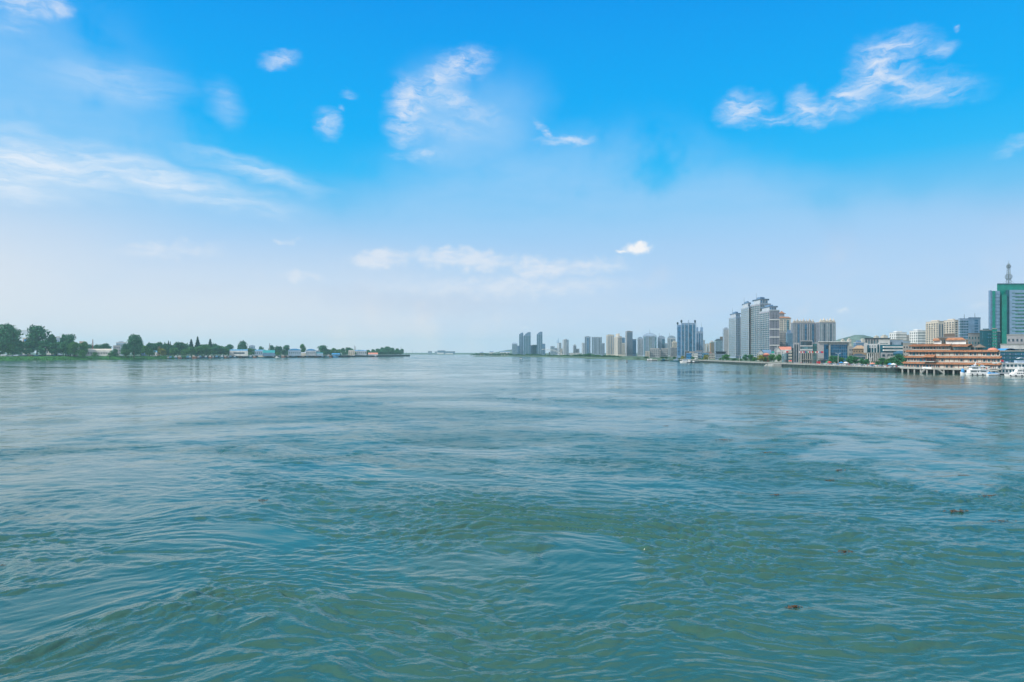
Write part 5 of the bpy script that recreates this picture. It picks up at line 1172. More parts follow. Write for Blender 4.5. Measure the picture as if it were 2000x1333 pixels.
lb('long white hall with a pale cream roof behind the grassy bank', 168, 219, 1190, 684.5, 'white', ('grid', 16, 1, .45, .4, 'gA'), roof='gable', rm='cream', rh=2.5, name='hall')
lb('small gabled shed with a brown roof left of the long white hall', 155, 166, 1180, 671.5, 'bluegrey', None, roof='gable', rm='brown', rh=4, name='shed')
lb('square grey block behind the right end of the long white hall', 221, 235, 1380, 675.8, 'grey', ('grid', 4, 3, .4, .4, 'gA'), roof='flat')
lb('pale block with flat cream top left of the round tree', 227, 246, 1450, 669.5, 'palblue', ('grid', 5, 3, .4, .4, 'gA'), roof='plant', rm='cream', rh=2)
lb('long low blue-grey shed behind the long white hall', 178, 216, 1330, 679.5, 'palblue', None, roof='gable', rm='bluegrey', rh=2, name='shed')
lb('tan house front showing through the wooded left bank', 304.5, 313, 1290, 678.5, 'tan', ('grid', 2, 2, .4, .4, 'gA'), name='house', rm='pink')
lb('white house with a light blue gable roof at the water edge', 294, 307, 1255, 688.5, 'white', ('grid', 4, 1, .4, .4, 'gA'), roof='gable', rm='lbroof', rh=3, name='house')
lb('low shed with a blue roof left of the blue-gabled house', 276, 287, 1245, 690.8, 'bluegrey', None, roof='gable', rm='bluroof', rh=1.4, name='shed')
lb('blue-grey block showing between two wooded clumps', 380, 387, 1420, 681, 'bluegrey', ('grid', 3, 3, .4, .4, 'gA'))
lb('large white hall with a light blue roof and dark upper window', 448, 484, 1420, 685.5, 'white', ('multi', [(.2, .85, ('bands', 1, .35, 'gA'))]), roof='gable', rm='lbroof', rh=3, name='hall')
lb('square pale water-tower block above the light blue hall', 486, 498, 1600, 676, 'palblue', ('cols', 4, .4, 3, 'gB'), roof='plant', rm='palblue', rh=1.5)
lb('plain grey shed with a light roof behind the moored cream ship', 497.5, 516, 1480, 685.5, 'palblue', ('grid', 5, 1, .4, .4, 'gA'), roof='gable', rm='lbroof', rh=2.5, name='shed')
lb('boat shed with a turquoise roof above the moored cream ship', 513, 537, 1440, 689.5, 'bluegrey', None, roof='gable', rm='turq', rh=5.5, name='shed')
lb('grey hall with a low bright blue domed roof, left of two', 563, 588, 1510, 684.5, 'palblue', ('grid', 6, 1, .35, .35, 'gA'), roof='arc', rm='bluroof', rh=3.2, name='domed_hall')
lb('grey hall with a low bright blue domed roof, right of two', 597.5, 617, 1530, 685, 'pale', ('grid', 5, 1, .35, .35, 'gA'), roof='arc', rm='bluroof', rh=3.2, name='domed_hall')
lb('low shed with a bright green roof between two trees', 618, 631, 1500, 690.3, 'palblue', None, roof='gable', rm='turq', rh=1.4, name='shed')
lb('pale block left of the bright green roof', 617.5, 625, 1540, 685.5, 'palblue', ('grid', 3, 2, .4, .4, 'gA'))
lb('cream house behind the moored dark ship', 680.5, 693, 1650, 686, 'cream', ('grid', 3, 2, .4, .4, 'gA'), roof='gable', rm='beige', rh=1.5, name='house')
lb('low long blue-roofed building right of the twin chimneys', 693, 716, 1720, 685.5, 'pale', ('grid', 6, 1, .4, .4, 'gA'), roof='gable', rm='bluroof', rh=1.3)
lb('low hall with a faded pink roof at the foot of the wooded point', 719, 738, 1700, 692.3, 'pale', None, roof='gable', rm='pink', rh=3.8, name='hall', depth=20)
lb('small blue-roofed boathouse beside the dark ship', 648, 664, 1600, 692, 'lbroof', None, roof='gable', rm='bluroof', rh=2, name='boathouse')
lb('white low house above the moored boats between two blue-roofed halls', 588, 597, 1500, 690, 'cream', None, roof='gable', rm='pale', rh=1.5, name='house')
def chimney(px, D, top, r, m, label, base=GL):
    x = X(px, D); e = empty('chimney', (x, D, base), label, 'chimney'); mb = MB(); z = Z(top, D); mb.lathe(x, D, [(r * 1.5, base - .4), (r * 1.1, base + (z - base) * .5), (r * .8, z)], 12); mb.build('stack', m, e); mb = MB(); mb.lathe(x, D, [(r * .95, z), (r * .95, z + .5)], 12); mb.build('rim', 'dark', e)
chimney(181.3, 1260, 664, .8, 'redbrick', 'thin red-brown brick chimney behind the long white hall')
chimney(526.8, 1520, 671.5, 1.0, 'grey', 'grey chimney above the turquoise-roofed boat shed')
chimney(692.4, 1760, 676, .75, 'grey', 'taller grey chimney, left of the twin pair'); chimney(694.6, 1760, 677.5, .7, 'grey', 'shorter grey chimney, right of the twin pair')
chimney(117, 1500, 651.5, .25, 'grey', 'very thin mast left of a pair above the curved-roof block'); chimney(121.5, 1500, 651.5, .25, 'grey', 'very thin mast right of a pair above the curved-roof block')
e = empty('steel_bridge_truss', (X(45, 1300), 1300, GL), 'curved lattice truss showing between the two tallest left bank trees', 'bridge truss')
mb = MB(); ps = [(X(36 + 20 * t, 1300), 1300, Z(650 - 5 * math.sin(math.pi * (t * .8 + .1)), 1300)) for t in [k / 8 for k in range(9)]]; qs = [(x, y, z - 6 - 3 * (i / 8)) for i, (x, y, z) in enumerate(ps)]
for A_ in (ps, qs):
    for p_, q_ in zip(A_, A_[1:]): mb.tube(p_, q_, .35)
for k in range(8): mb.tube(ps[k], qs[k], .22); mb.tube(ps[k], qs[k + 1], .2)
mb.tube(qs[0], (qs[0][0], 1300, GL), .5); mb.tube(qs[-1], (qs[-1][0], 1300, GL), .5); mb.build('lattice', 'steel', e)
# ships and small boats along the left quay
def ship(label, px, D, L, hm, cabm, h=2.2, cab=(-.35, -.1), flip=False, masts=(), name='ship', cat='ship', z2=2.6):
    b = Boat(name, label, px, D, flip=flip, cat=cat); b.add('hull', hm, lambda m: hull(m, -L / 2, L / 2, 0, L * .2, h, .3, sheer=h * .5)); b.add('deckhouse', cabm, lambda m: (m.box(L * cab[0], L * cab[1], -L * .07, L * .07, h, h + z2), m.box(L * cab[0] - .3, L * (cab[0] * .3 + cab[1] * .7), -L * .06, L * .06, h + z2, h + z2 * 1.7)))
    if masts: b.add('masts', 'steel', lambda m: [m.tube((L * a, 0, h), (L * a, 0, h + hh), .25, .12) for a, hh in masts])
    return b
ship('dark cargo ship with two pale masts moored before the cream house', 673, 1615, 26, 'black', 'teal', 3.4, (-.48, -.3), masts=((-.05, 9), (.2, 8)), z2=3)
b = ship('long cream river ship with open decks, moored under the turquoise roof', 518, 1450, 34, 'teal', 'cream', 1.8, (-.42, .05), z2=2.0); b.add('awning_deck', 'beige', lambda m: (m.box(2, 15, -2.4, 2.4, 5.4, 5.8), [m.box(x, x + .25, -2.4, -2.2, 1.8, 5.4) for x in range(2, 16, 2)]))
ship('small dark tug off the wooded point', 733.5, 1680, 13, 'black', 'pale', 1.6, (-.15, .15), masts=((.2, 3),), name='tug', cat='tug', z2=2)
ship('white launch with raked bow beside the cream river ship', 541.5, 1470, 10, 'boat', 'boat', 1.2, (-.3, .1), name='launch', cat='boat', z2=1.4)
ship('blue-hulled barge right of the right domed hall', 655, 1590, 14, 'bluroof', 'lbroof', 1.8, (-.4, .1), name='barge', cat='barge', z2=1.6)
def shore_at(px):
    for (x0, y0), (x1, y1) in zip(LSHORE, LSHORE[1:]):
        a, b_ = 1000 + x0 / y0 * F, 1000 + x1 / y1 * F
        if min(a, b_) <= px <= max(a, b_): t = (px - a) / (b_ - a); return y0 + (y1 - y0) * t
    return 1500
protos = []
for i, (hm, cm) in enumerate((('black', 'grey'), ('black', 'lbroof'), ('teal', 'pale'), ('rust', 'beige'))):
    b = ship('proto', 0, 900, 9.5, hm, cm, 1.7 + .3 * i, (-.35, .05 + .1 * (i % 2)), masts=((.15, 4.5),) if i % 2 == 0 else (), name='moored_boat', cat='boat', z2=1.9); protos.append(b.e)
DESC = ['dark-hulled boat with a grey deckhouse and mast', 'dark-hulled boat with a light blue deckhouse', 'teal-hulled boat with a pale deckhouse and mast', 'rusty boat with a beige deckhouse']
used = set()
spots = [(326 + i * 7.4, i % 4) for i in range(50)]
def near_name(px):
    marks = [(305, 'the tan house'), (345, 'the grass bank end'), (383, 'the tall pointed conifer'), (412, 'the pair of small conifers'), (440, 'the last wooded clump'), (466, 'the large light blue hall'), (492, 'the water-tower block'), (518, 'the cream river ship'), (545, 'the white launch'), (575, 'the left domed hall'), (592, 'the round lone tree'), (607, 'the right domed hall'), (628, 'the bright green roof'), (655, 'the blue-hulled barge'), (673, 'the dark cargo ship'), (700, 'the twin chimneys')]
    return min(marks, key=lambda t: abs(t[0] - px))[1]
cnt = {}
for px, k in spots:
    if abs(px - 518) < 15 or abs(px - 673) < 12 or abs(px - 541) < 5: continue
    px += random.uniform(-2.5, 2.5); D_ = shore_at(px) - random.uniform(4, 14); key = (k, near_name(px)); cnt[key] = cnt.get(key, 0) + 1
    lab = f'{DESC[k]} moored below {near_name(px)}' + ('' if cnt[key] == 1 else ' (right)')
    p_ = protos[k]
    s = random.uniform(.85, 1.25); fl = random.choice((1, -1))
    if k not in used:
        used.add(k); p_.location = (X(px, D_), D_, 0); p_['label'] = lab; p_['group'] = 'boats moored along the left quay'; p_.scale = (s * fl, s, s)
    else: dup(p_, (X(px, D_), D_, 0), random.uniform(-.15, .15), (s * fl, s, s), lab, 'boats moored along the left quay')
# quay wall under the boats
e = empty('quay_wall', (-480, 1550, 0), 'dark stone quay wall behind the boats moored on the left bank', 'wall'); mb = MB(); mc = MB()
LW = [p for p in LSHORE if 1300 < p[1] < 2000]
for p_, q_ in zip(LW, LW[1:]):
    fr = Fr(p_, q_) if p_[0] < q_[0] else Fr(q_, p_); mb.fb(fr, 0, fr.L, -1, GL - .2, -1, .4); mc.fb(fr, 0, fr.L, GL - .2, GL + .25, -1.2, .6)
mb.build('wall_face', 'wall', e); mc.build('coping', 'concrete', e)
# small craft and huts on the grass bank
def hut(px, D, w, h, m, rm, label, grp='huts and covered boats on the grass bank', gz=5.2):
    x = X(px, D); e = empty('hut', (x, D, gz), label, 'hut', grp); mb = MB(); mb.box(x - w / 2, x + w / 2, D, D + 4, gz - 1.4, gz + h); mb.build('wall', m, e)
    mb = MB(); mb.rings([[(x - w / 2 - .4, D - .4, gz + h), (x - w / 2 - .4, D + 2, gz + h + 1.2), (x - w / 2 - .4, D + 4.4, gz + h)], [(x + w / 2 + .4, D - .4, gz + h), (x + w / 2 + .4, D + 2, gz + h + 1.2), (x + w / 2 + .4, D + 4.4, gz + h)]]); mb.build('roof', rm, e)
    mb = MB(); mb.box(x - w * .3, x - w * .1, D - .1, D + .05, gz - 1, gz + h * .6); mb.build('door', 'dark', e)
HT = [(6, 'grey', 'pale', 'long low grey hut with a pale roof at the far left edge'), (17, 'pale', 'steel', 'pale hut with a steel roof under the leftmost tall tree'), (30, 'rust', 'palblue', 'rust-brown hut with a pale roof under the leftmost tall tree'), (44, 'dark', 'palblue', 'dark hut with a pale blue roof between the two tallest trees'),
      (57, 'brown', 'grey', 'brown hut with a grey roof at the foot of the second tall tree'), (69, 'bluegrey', 'lbroof', 'blue-grey hut with a light blue roof below the second tall tree'), (82, 'dark', 'steel', 'dark hut with a steel roof right of the second tall tree'), (93, 'pale', 'palblue', 'pale hut left of the bright blue tarpaulin hut'),
      (104.5, 'lbroof', 'bluroof', 'bright blue tarpaulin-covered hut on the grass bank'), (117, 'dark', 'grey', 'dark hut right of the bright blue tarpaulin hut'), (131, 'brown', 'steel', 'brown hut below the round-topped tree'), (146, 'grey', 'rust', 'grey hut with a rusty roof below the round-topped tree')]
for i, (px, a, b_, l_) in enumerate(HT): hut(px, 1085 + px * .35, random.uniform(7, 9.5), random.uniform(1.4, 2.2), a, b_, l_)
# markers on the point
for px, top, D_, l_ in ((783.4, 676.5, 1900, 'thin pole standing above the wooded point'), (793.4, 687, 1975, 'squat dark navigation beacon near the tip of the point'), (798.6, 688.5, 1990, 'dark navigation beacon at the very tip of the point')):
    x = X(px, D_); e = empty('beacon', (x, D_, 1), l_, 'beacon'); z = Z(top, D_); mb = MB(); mb.tube((x, D_, 0), (x, D_, z), .5 if px > 790 else .35, .25); mb.build('pole', 'dark', e)
    if px > 790: mb = MB(); mb.lathe(x, D_, [(3.2, -.5), (2.4, 2), (1.4, 3.6)], 8); mb.build('base', 'dark', e)

# ------------------------------------------------------------------ far shore
FS = [(836, 843.7, 686.4, 'palblue', 'pale far block, leftmost on the far shore'), (849, 853.5, 687.2, 'palblue', 'small square far block left of the largest far block'), (854.2, 870, 685.2, 'bluegrey', 'largest far block on the far shore'), (870, 888.6, 686.8, 'bluegrey', 'long flat far block right of the largest far block')]
for a, b_, t, w, l_ in FS:
    ex = (lambda e, f, z0, z1, p, gr: (lambda mb: (mb.fb(f[-1], 0, f[-1].L * .8, z0, z0 + (z1 - z0) * .4, 0, 3), mb.build('white_base', 'white', e)))(MB())) if b_ - a > 10 else None
    bld(l_, [(a, 3560), (b_, 3560)], t, w, ('cols', max(2, int((b_ - a) / 2.5)), .4, 5, 'gA'), gz=1.5, depth=40, name='far_building', extra=ex)
for px, top, l_ in ((805.5, 682.5, 'far thin lattice mast, taller of three'), (812.5, 685.5, 'far thin mast just right of the tall one'), (824, 686.5, 'far thin mast, third from the point')):
    x = X(px, 3600); e = empty('far_mast', (x, 3600, 2), l_, 'mast'); mb = MB(); mb.tube((x, 3600, 1), (x, 3600, Z(top, 3600)), .9, .4); mb.tube((x - 3, 3600, 1), (x, 3600, 9), .5); mb.tube((x + 3, 3600, 1), (x, 3600, 9), .5); mb.build('tower_frame', 'steel', e)
# ------------------------------------------------------------------ trees
leafA = foliage('leaf_dark_green', (.028, .170, .095)); leafB = foliage('leaf_green', (.045, .20, .06)); leafC = foliage('leaf_yellow_green', (.17, .22, .02)); leafD = foliage('needle_green', (.010, .07, .05))
def crown_mesh(name, m, kind, seed, nq=3000, q=.035):
    r = random.Random(seed); vs, fs = [], []; lobes = []
    if kind == 'cone':
        for k in range(nq):
            t = r.random() ** .8; a = r.random() * 6.283; rad = (1 - t) * .26 * (1 + .25 * math.sin(t * 42)) * (.75 + .35 * r.random()) + .01
            lobes.append((rad * math.cos(a), rad * math.sin(a), .08 + .92 * t))
        pts = lobes
    else:
        base, wid, n = dict(oak=(.22, .46, 22), round=(.16, .50, 16), tall=(.15, .30, 20), bush=(.02, .62, 14))[kind]
        cs = []
        for i in range(n):
            t = (i + .5) / n; z = base + (1 - base) * (.12 + .80 * t); prof = math.sin(math.pi * min(1, (.18 + .80 * t))) ** .6
            a = r.random() * 6.283; rr = wid * prof * r.uniform(.25, .78); s = r.uniform(.11, .20) * (1.15 if kind != 'tall' else .85)
            cs.append((rr * math.cos(a), rr * math.sin(a), min(z, 1 - s * .8), s))
        pts = []
        for k in range(nq):
            c = r.choice(cs); d = Vector((r.gauss(0, 1), r.gauss(0, 1), r.gauss(0, 1))).normalized() * c[3] * (r.random() ** .35) * r.choice((1, 1, 1, 1.12, 1.3))
            pts.append((c[0] + d.x, c[1] + d.y, max(base * .6, c[2] + d.z * .85)))
    for x, y, z in pts:
        s = q * r.uniform(.55, 1.3); u = Vector((r.gauss(0, 1), r.gauss(0, 1), r.gauss(0, .7))).normalized(); w = u.cross(Vector((r.gauss(0, 1), r.gauss(0, 1), r.gauss(0, 1)))).normalized(); i = len(vs); c = Vector((x, y, z))
        vs += [tuple(c - u * s - w * s * .6), tuple(c + u * s - w * s * .4), tuple(c + u * s * .7 + w * s * .7), tuple(c - u * s * .8 + w * s * .5)]; fs.append((i, i + 1, i + 2, i + 3))
    me = bpy.data.meshes.new(name); me.from_pydata(vs, [], fs); me.materials.append(m); me.update(); return me
def trunk_mesh(kind):
    mb = MB()
    if kind == 'cone': mb.tube((0, 0, -.05), (0, 0, .9), .02, .005)
    elif kind == 'bush': mb.tube((0, 0, -.1), (0, 0, .5), .03, .01)
    else:
        mb.tube((0, 0, -.05), (.01, 0, .4), .028, .02); mb.tube((.01, 0, .4), (0, .01, .85), .02, .006)
        for k in range(6): a = k * 2.4; z = .25 + k * .08; mb.tube((.005, 0, z), (.25 * math.cos(a), .25 * math.sin(a), z + .22), .012, .003, 5)
    me = bpy.data.meshes.new('trunk'); me.from_pydata(mb.v, [], mb.f); me.materials.append(M['trunk']); me.update(); return me
TR = {}
for k in ('oak', 'round', 'tall', 'cone', 'bush'): TR[k] = trunk_mesh(k)
CR = {(k, c, s): None for k in () for c in () for s in ()}
LEAF = dict(a=leafA, b=leafB, c=leafC, d=leafD)
def crown(k, c, s):
    key = (k, c, s)
    if key not in CR: CR[key] = crown_mesh('crown', LEAF[c], k, hash(k) % 97 + s * 13 + 5 if False else s * 13 + len(k) * 7, 2300 if k != 'cone' else 2000, .034 if k != 'cone' else .03)
    return CR[key]
NAME = dict(oak='broadleaf_tree', round='broadleaf_tree', tall='broadleaf_tree', cone='conifer_tree', bush='shrub')
def tree(px, D, top, wpx, kind, c, label, group, gz, seed=None):
    x = X(px, D); H = Z(top, D) - gz; W = wpx / F * D; wid = dict(oak=1.0, round=1.08, tall=.66, cone=.5, bush=1.28)[kind]
    sxy = W / wid; s = seed if seed is not None else random.randrange(3)
    e = empty(NAME[kind], (x, D, gz), label, 'shrub' if kind == 'bush' else 'tree', group); e.rotation_euler.z = random.uniform(0, 6.28); e.scale = (sxy, sxy, H)
    for nm, me in (('crown', crown(kind, c, s)), ('trunk', TR[kind])):
        o = bpy.data.objects.new(nm, me); COL.objects.link(o); o.parent = e
    return e
GLt = 'trees on the left bank'
T = lambda px, top, w, kind, c, lab, D=None, grp=GLt, gz=GL: tree(px, D or shore_at(px) + 62, top, w, kind, c, lab, grp, gz)
T(16, 634, 56, 'oak', 'a', 'tallest broad tree at the far left edge of the photo', 1110); T(72, 636.5, 46, 'oak', 'a', 'second tall tree with a flat rounded crown, right of the tallest', 1120)
T(-14, 646, 50, 'oak', 'a', 'dark tree cut by the left edge of the photo', 1115)
T(101, 653, 22, 'tall', 'a', 'slim dark tree between the two white houses', 1125); T(124, 654, 16, 'tall', 'a', 'slim tree left of the round-topped tree', 1130); T(138, 653.5, 32, 'round', 'a', 'dense round-topped tree in the middle of the left park', 1125)
for px, top, w, l_ in ((40, 668, 36, 'leafy shrub-like tree below the gap of the two tallest trees'), (58, 664, 34, 'low bushy tree at the left foot of the second tall tree'), (5, 664, 40, 'low bushy tree under the leftmost crown'), (28, 662, 36, 'middle bushy tree under the tallest crown'), (88, 665, 34, 'low bushy tree right of the second tall tree'), (110, 668, 34, 'low bushy tree below the curved-roof block'), (128, 668, 34, 'low bushy tree left below the round-topped tree'), (146, 668, 32, 'low bushy tree right below the round-topped tree')):
    T(px, top, w, 'round', random.choice('ab'), l_, 1108)
T(164, 667.5, 20, 'oak', 'b', 'tree with a ragged top in front of the gabled shed', 1130); T(162, 684, 22, 'bush', 'b', 'light green shrub on the grass below the gabled shed', 1080); T(188, 673, 16, 'oak', 'a', 'tree right of the thin brick chimney', 1300); T(205, 671, 26, 'oak', 'a', 'wide tree behind the long white hall', 1300)
T(176, 673, 12, 'oak', 'a', 'small tree left of the thin brick chimney', 1300); T(185, 689, 16, 'bush', 'b', 'light shrub in front of the long white hall, left', 1100); T(214, 690, 18, 'bush', 'b', 'light shrub in front of the long white hall, right', 1120); T(225, 682, 22, 'bush', 'a', 'dark bush at the right end of the long white hall', 1160)
T(261.5, 654, 34, 'oak', 'a', 'tall rounded lone tree right of the long white hall', 1175); T(247, 672, 22, 'oak', 'a', 'lower tree left under the tall rounded lone tree', 1190); T(245, 683, 24, 'round', 'b', 'bushy tree left below the tall rounded lone tree', 1165)
for i, (px, top, w, k, c) in enumerate([(262, 674, 26, 'round', 'a'), (275, 673, 22, 'round', 'b'), (285, 676, 20, 'round', 'b'), (292, 670, 18, 'tall', 'a'), (300, 671, 20, 'oak', 'a'), (310, 668.5, 24, 'oak', 'a'), (322, 671, 20, 'oak', 'a'), (333, 674, 24, 'round', 'a'), (316, 681, 20, 'round', 'c'), (345, 669, 16, 'tall', 'a'), (353, 669, 20, 'oak', 'a'),
        (362, 671.5, 20, 'oak', 'a'), (340, 680, 24, 'round', 'b'), (374, 678, 26, 'round', 'b'), (390, 677, 26, 'round', 'b'), (400, 673, 22, 'oak', 'b'), (404, 677, 26, 'round', 'b'), (418, 672, 20, 'oak', 'a'), (420, 676, 28, 'round', 'a'), (430, 676, 24, 'oak', 'a'), (437, 679, 24, 'round', 'b'), (446, 682, 18, 'round', 'a'), (447, 673, 12, 'oak', 'a'), (296, 682, 16, 'round', 'b'), (361, 683, 22, 'round', 'b')]):
    marks = [(262, 'under the tall rounded lone tree'), (300, 'behind the blue-gabled house'), (312, 'around the tan house'), (345, 'left of the tall pointed conifer'), (386, 'below the tall pointed conifer'), (412, 'by the right conifer'), (447, 'left of the large light blue hall')]
    w_ = min(marks, key=lambda t: abs(t[0] - px))[1]; kd = dict(oak='ragged-crowned', round='bushy', tall='slim')[k]; cc = dict(a='dark green', b='mid green', c='yellowish')[c]
    hh = 'standing higher' if top < 674 else 'in the front row'
    T(px, top, w, k, c, f'{cc} {kd} tree {hh} {w_}', D=shore_at(px) + (25 if top > 675 else 70), grp='wooded stretch of the left bank')
for px, top, w, l_ in ((386, 658.5, 9, 'tallest pointed conifer on the left bank'), (373.5, 663.5, 9, 'pointed conifer left of the tallest one'), (410.5, 663, 9, 'pointed conifer right of the tallest one'), (329, 666.5, 5, 'small pointed conifer above the tan house, left of a pair'), (332.5, 668, 4, 'tiny pointed conifer, right of the small pair'), (291, 669, 5, 'small conifer above the blue-gabled house'), (354, 669.5, 5, 'small conifer between two ragged trees'), (322, 669, 4, 'thin conifer left of the small pair')):
    T(px, top, w * 1.6, 'cone', 'd', l_, D=shore_at(px) + 75, grp='conifers on the left bank')
for px, top, w, k, l_ in ((473, 667, 19, 'oak', 'lone airy tree above the light blue hall'), (489, 680.5, 16, 'round', 'bushy tree before the water-tower block'), (510, 677, 11, 'round', 'small rounded tree on a roofline right of the water-tower block'), (515, 685.5, 9, 'round', 'low tree left of the turquoise roof'), (531, 675, 12, 'oak', 'tree by the grey chimney'), (541, 676.5, 10, 'oak', 'left tree of a pair right of the grey chimney'), (547.5, 676.5, 8, 'tall', 'right tree of a pair right of the grey chimney'), (540, 684, 22, 'round', 'wide low tree below the pair right of the grey chimney'), (560, 674.5, 13, 'oak', 'lone tree left of the left domed hall'), (557, 686, 16, 'round', 'low bush left of the left domed hall'),
        (590.5, 672, 13, 'round', 'dense round lone tree between the two domed halls'), (585, 689, 10, 'round', 'low bush under the dense round lone tree'), (628.5, 675, 18, 'oak', 'broad lone tree right of the right domed hall'), (639, 682, 16, 'round', 'low bushy tree right of the broad lone tree'), (611, 688, 10, 'round', 'small bush in front of the right domed hall'), (652, 680, 12, 'round', 'rounded tree above the blue-hulled barge'), (645, 686, 14, 'round', 'low bush left of the blue-hulled barge'), (660, 683, 12, 'round', 'low tree behind the dark cargo ship, left'), (670, 680, 9, 'tall', 'slim tree behind the dark cargo ship'), (681, 679, 15, 'oak', 'rounded tree above the cream house'), (689, 683, 9, 'round', 'small tree right above the cream house'), (703, 684, 20, 'round', 'bushy tree below the twin chimneys'), (712, 685, 16, 'round', 'bushy tree right of the twin chimneys')):
    T(px, top, w * 1.25, k, 'a' if k != 'round' else random.choice('ab'), l_, D=shore_at(px) + 50)
for i in range(34):         # the wooded point
    px = 720 + 66 * ((i * .618) % 1); env = np.interp(px, [716, 724, 732, 740, 748, 758, 766, 774, 786, 790], [684, 682, 682.5, 679.5, 678, 677, 680, 680.5, 681, 686]); fr_ = i % 3
    T(px, float(env) + fr_ * 3.2 + random.uniform(0, 1), random.uniform(10, 17), 'round', 'a', 'one of the dark bushy trees massed on the wooded point', D=shore_at(px) + 70 - fr_ * 26, grp='trees massed on the wooded point')
for i in range(30):         # low greenery behind the sheds
    px = 452 + i * 9.2
    T(px, (684 if i % 2 else 688.5) + random.uniform(-2.5, 1.0), random.uniform(9, 15), 'round', random.choice('ab'), 'one of the low trees growing among the sheds of the left quay', D=shore_at(px) + (100 if i % 2 else 14), grp='low trees among the quay sheds')
for i in range(26):
    px = 258 + i * 7.6
    T(px, 675.5 + random.uniform(-3, 2), random.uniform(15, 22), 'round', random.choice('aab'), 'one of the dark trees closing the wooded stretch behind the front row', D=shore_at(px) + 110, grp='back row of the wooded stretch')
# head of the bay on the right
for i in range(16):
    px = 921 + i * 5.2; T(px, float(np.interp(px, [920, 930, 950, 970, 1000], [692.5, 690, 690.5, 691, 690])) + random.uniform(-.6, 1), 9, 'round', 'a', 'one of the low trees lining the spit left of the curved towers', D=2080, grp='trees on the low spit', gz=2)
for a, b_, t, l_ in ((937, 944, 689.5, 'cream house on the low spit, left of three'), (956, 964, 688.3, 'white house with a pointed roof on the low spit, middle of three'), (977, 996, 688.5, 'long white terrace on the low spit, right of three')):
    bld(l_, [(a, 2130), (b_, 2130)], t, 'white', ('grid', 3, 2, .5, .4, 'gA'), gz=2, roof='gable', rm='bluegrey', rh=3, name='house', depth=12)
GRt = 'trees along the right bank'
for i in range(42):
    px = 998 + i * 5.2; D_ = float(np.interp(px, [998, 1060, 1100, 1180, 1240], [1930, 1780, 1560, 1290, 1120])); top = float(np.interp(px, [998, 1040, 1090, 1120, 1150, 1165, 1200, 1240], [692.5, 692, 694, 693.5, 692, 694, 695, 698])) + random.uniform(-1.2, 1.2)
    tree(px, D_ + 30, top, random.uniform(8, 13), 'round', random.choice('aab'), 'one of the low green trees lining the far right shore below the towers', 'shore trees below the far towers', GR)
tree(1151, 1400, 690.5, 17, 'round', 'a', 'larger dark tree on the shore below the twin tower', GRt, GR); tree(1133, 1480, 692, 12, 'round', 'a', 'rounded tree on the shore left of the blue-striped tower', GRt, GR)
for px, D_, top, w, k, c, l_ in [(1262, 1060, 697, 12, 'round', 'a', 'dark shrub-like tree before the riverside villas'), (1244, 1080, 699, 14, 'bush', 'b', 'low shrub left of the riverside villas'), (1294, 1030, 697, 8, 'tall', 'a', 'slim tree before the villas, left'), (1301, 1030, 697, 7, 'tall', 'a', 'slim tree before the villas, right'), (1317, 960, 697, 9, 'round', 'a', 'dark small tree at the foot of the blue office tower, left'), (1326, 950, 700, 12, 'bush', 'a', 'low shrub row below the blue office tower'), (1334, 900, 695.5, 9, 'round', 'c', 'yellow-green tree left of the bright blue box building'), (1353, 860, 697, 8, 'round', 'a', 'small dark tree before the white house'), (1366, 840, 700, 12, 'bush', 'a', 'dark hedge-like shrub left of the yellow-green tree'), (1373, 835, 700, 10, 'bush', 'a', 'dark shrub touching the yellow-green tree'),
        (1380, 830, 693.5, 13, 'round', 'c', 'round yellow-green tree in front of the pink-roofed building'), (1419, 780, 692.5, 17, 'round', 'b', 'large round green tree below the first apartment tower'), (1409, 800, 699, 9, 'bush', 'b', 'low bush left of the large round green tree'), (1434, 790, 700, 16, 'bush', 'a', 'low dark shrubs right of the large round green tree'), (1444, 760, 701, 12, 'bush', 'a', 'low dark shrub by the white street lamp'), (1456, 740, 692.5, 13, 'round', 'a', 'dark round tree between the first and second apartment towers'), (1466, 740, 693, 14, 'round', 'a', 'dark round tree under the second apartment tower'), (1474, 730, 698, 12, 'round', 'b', 'lower green tree left of the yellowish tree'), (1485, 700, 694, 15, 'round', 'c', 'yellowish tree under the tallest apartment tower'), (1494, 700, 697.5, 12, 'round', 'b', 'lower green tree right of the yellowish tree'), (1507, 680, 692.5, 15, 'round', 'b', 'round green tree left of a pair below the pointed gable'), (1521, 670, 692.5, 14, 'round', 'b', 'round green tree right of a pair below the pointed gable'),
        (1626, 550, 695, 16, 'round', 'a', 'dark bushy tree before the museum glass wall, left'), (1634, 545, 695.5, 16, 'round', 'a', 'dark bushy tree behind the twin-arm lamp'), (1643, 548, 698, 15, 'round', 'b', 'green bushy tree before the museum right corner'), (1660, 540, 695, 18, 'round', 'a', 'dark wide tree before the tan building, left'), (1670, 535, 696.5, 18, 'round', 'a', 'dark wide tree before the tan building, right'), (1683, 530, 700, 13, 'round', 'a', 'low dark tree left of the cream colonnade'), (1692, 525, 701.5, 12, 'round', 'a', 'low dark tree at the corner of the cream colonnade'), (1712, 510, 706, 12, 'bush', 'a', 'low bush under the cream colonnade'), (1723, 505, 699, 17, 'round', 'a', 'dark tree below the lower wall of the banded building'), (1735, 500, 701, 17, 'round', 'b', 'green tree left of the tallest promenade tree'), (1757, 478, 692.5, 24, 'round', 'a', 'tallest dark promenade tree left of the restaurant'), (1745, 484, 698, 18, 'round', 'a', 'dark tree left under the tallest promenade tree'), (1768, 472, 697, 16, 'round', 'a', 'dark tree against the restaurant north end'), (1778, 520, 690, 14, 'round', 'a', 'tree rising behind the restaurant north end')]:
    tree(px, D_, top, w * 1.2, k, c, l_, GRt, GR)
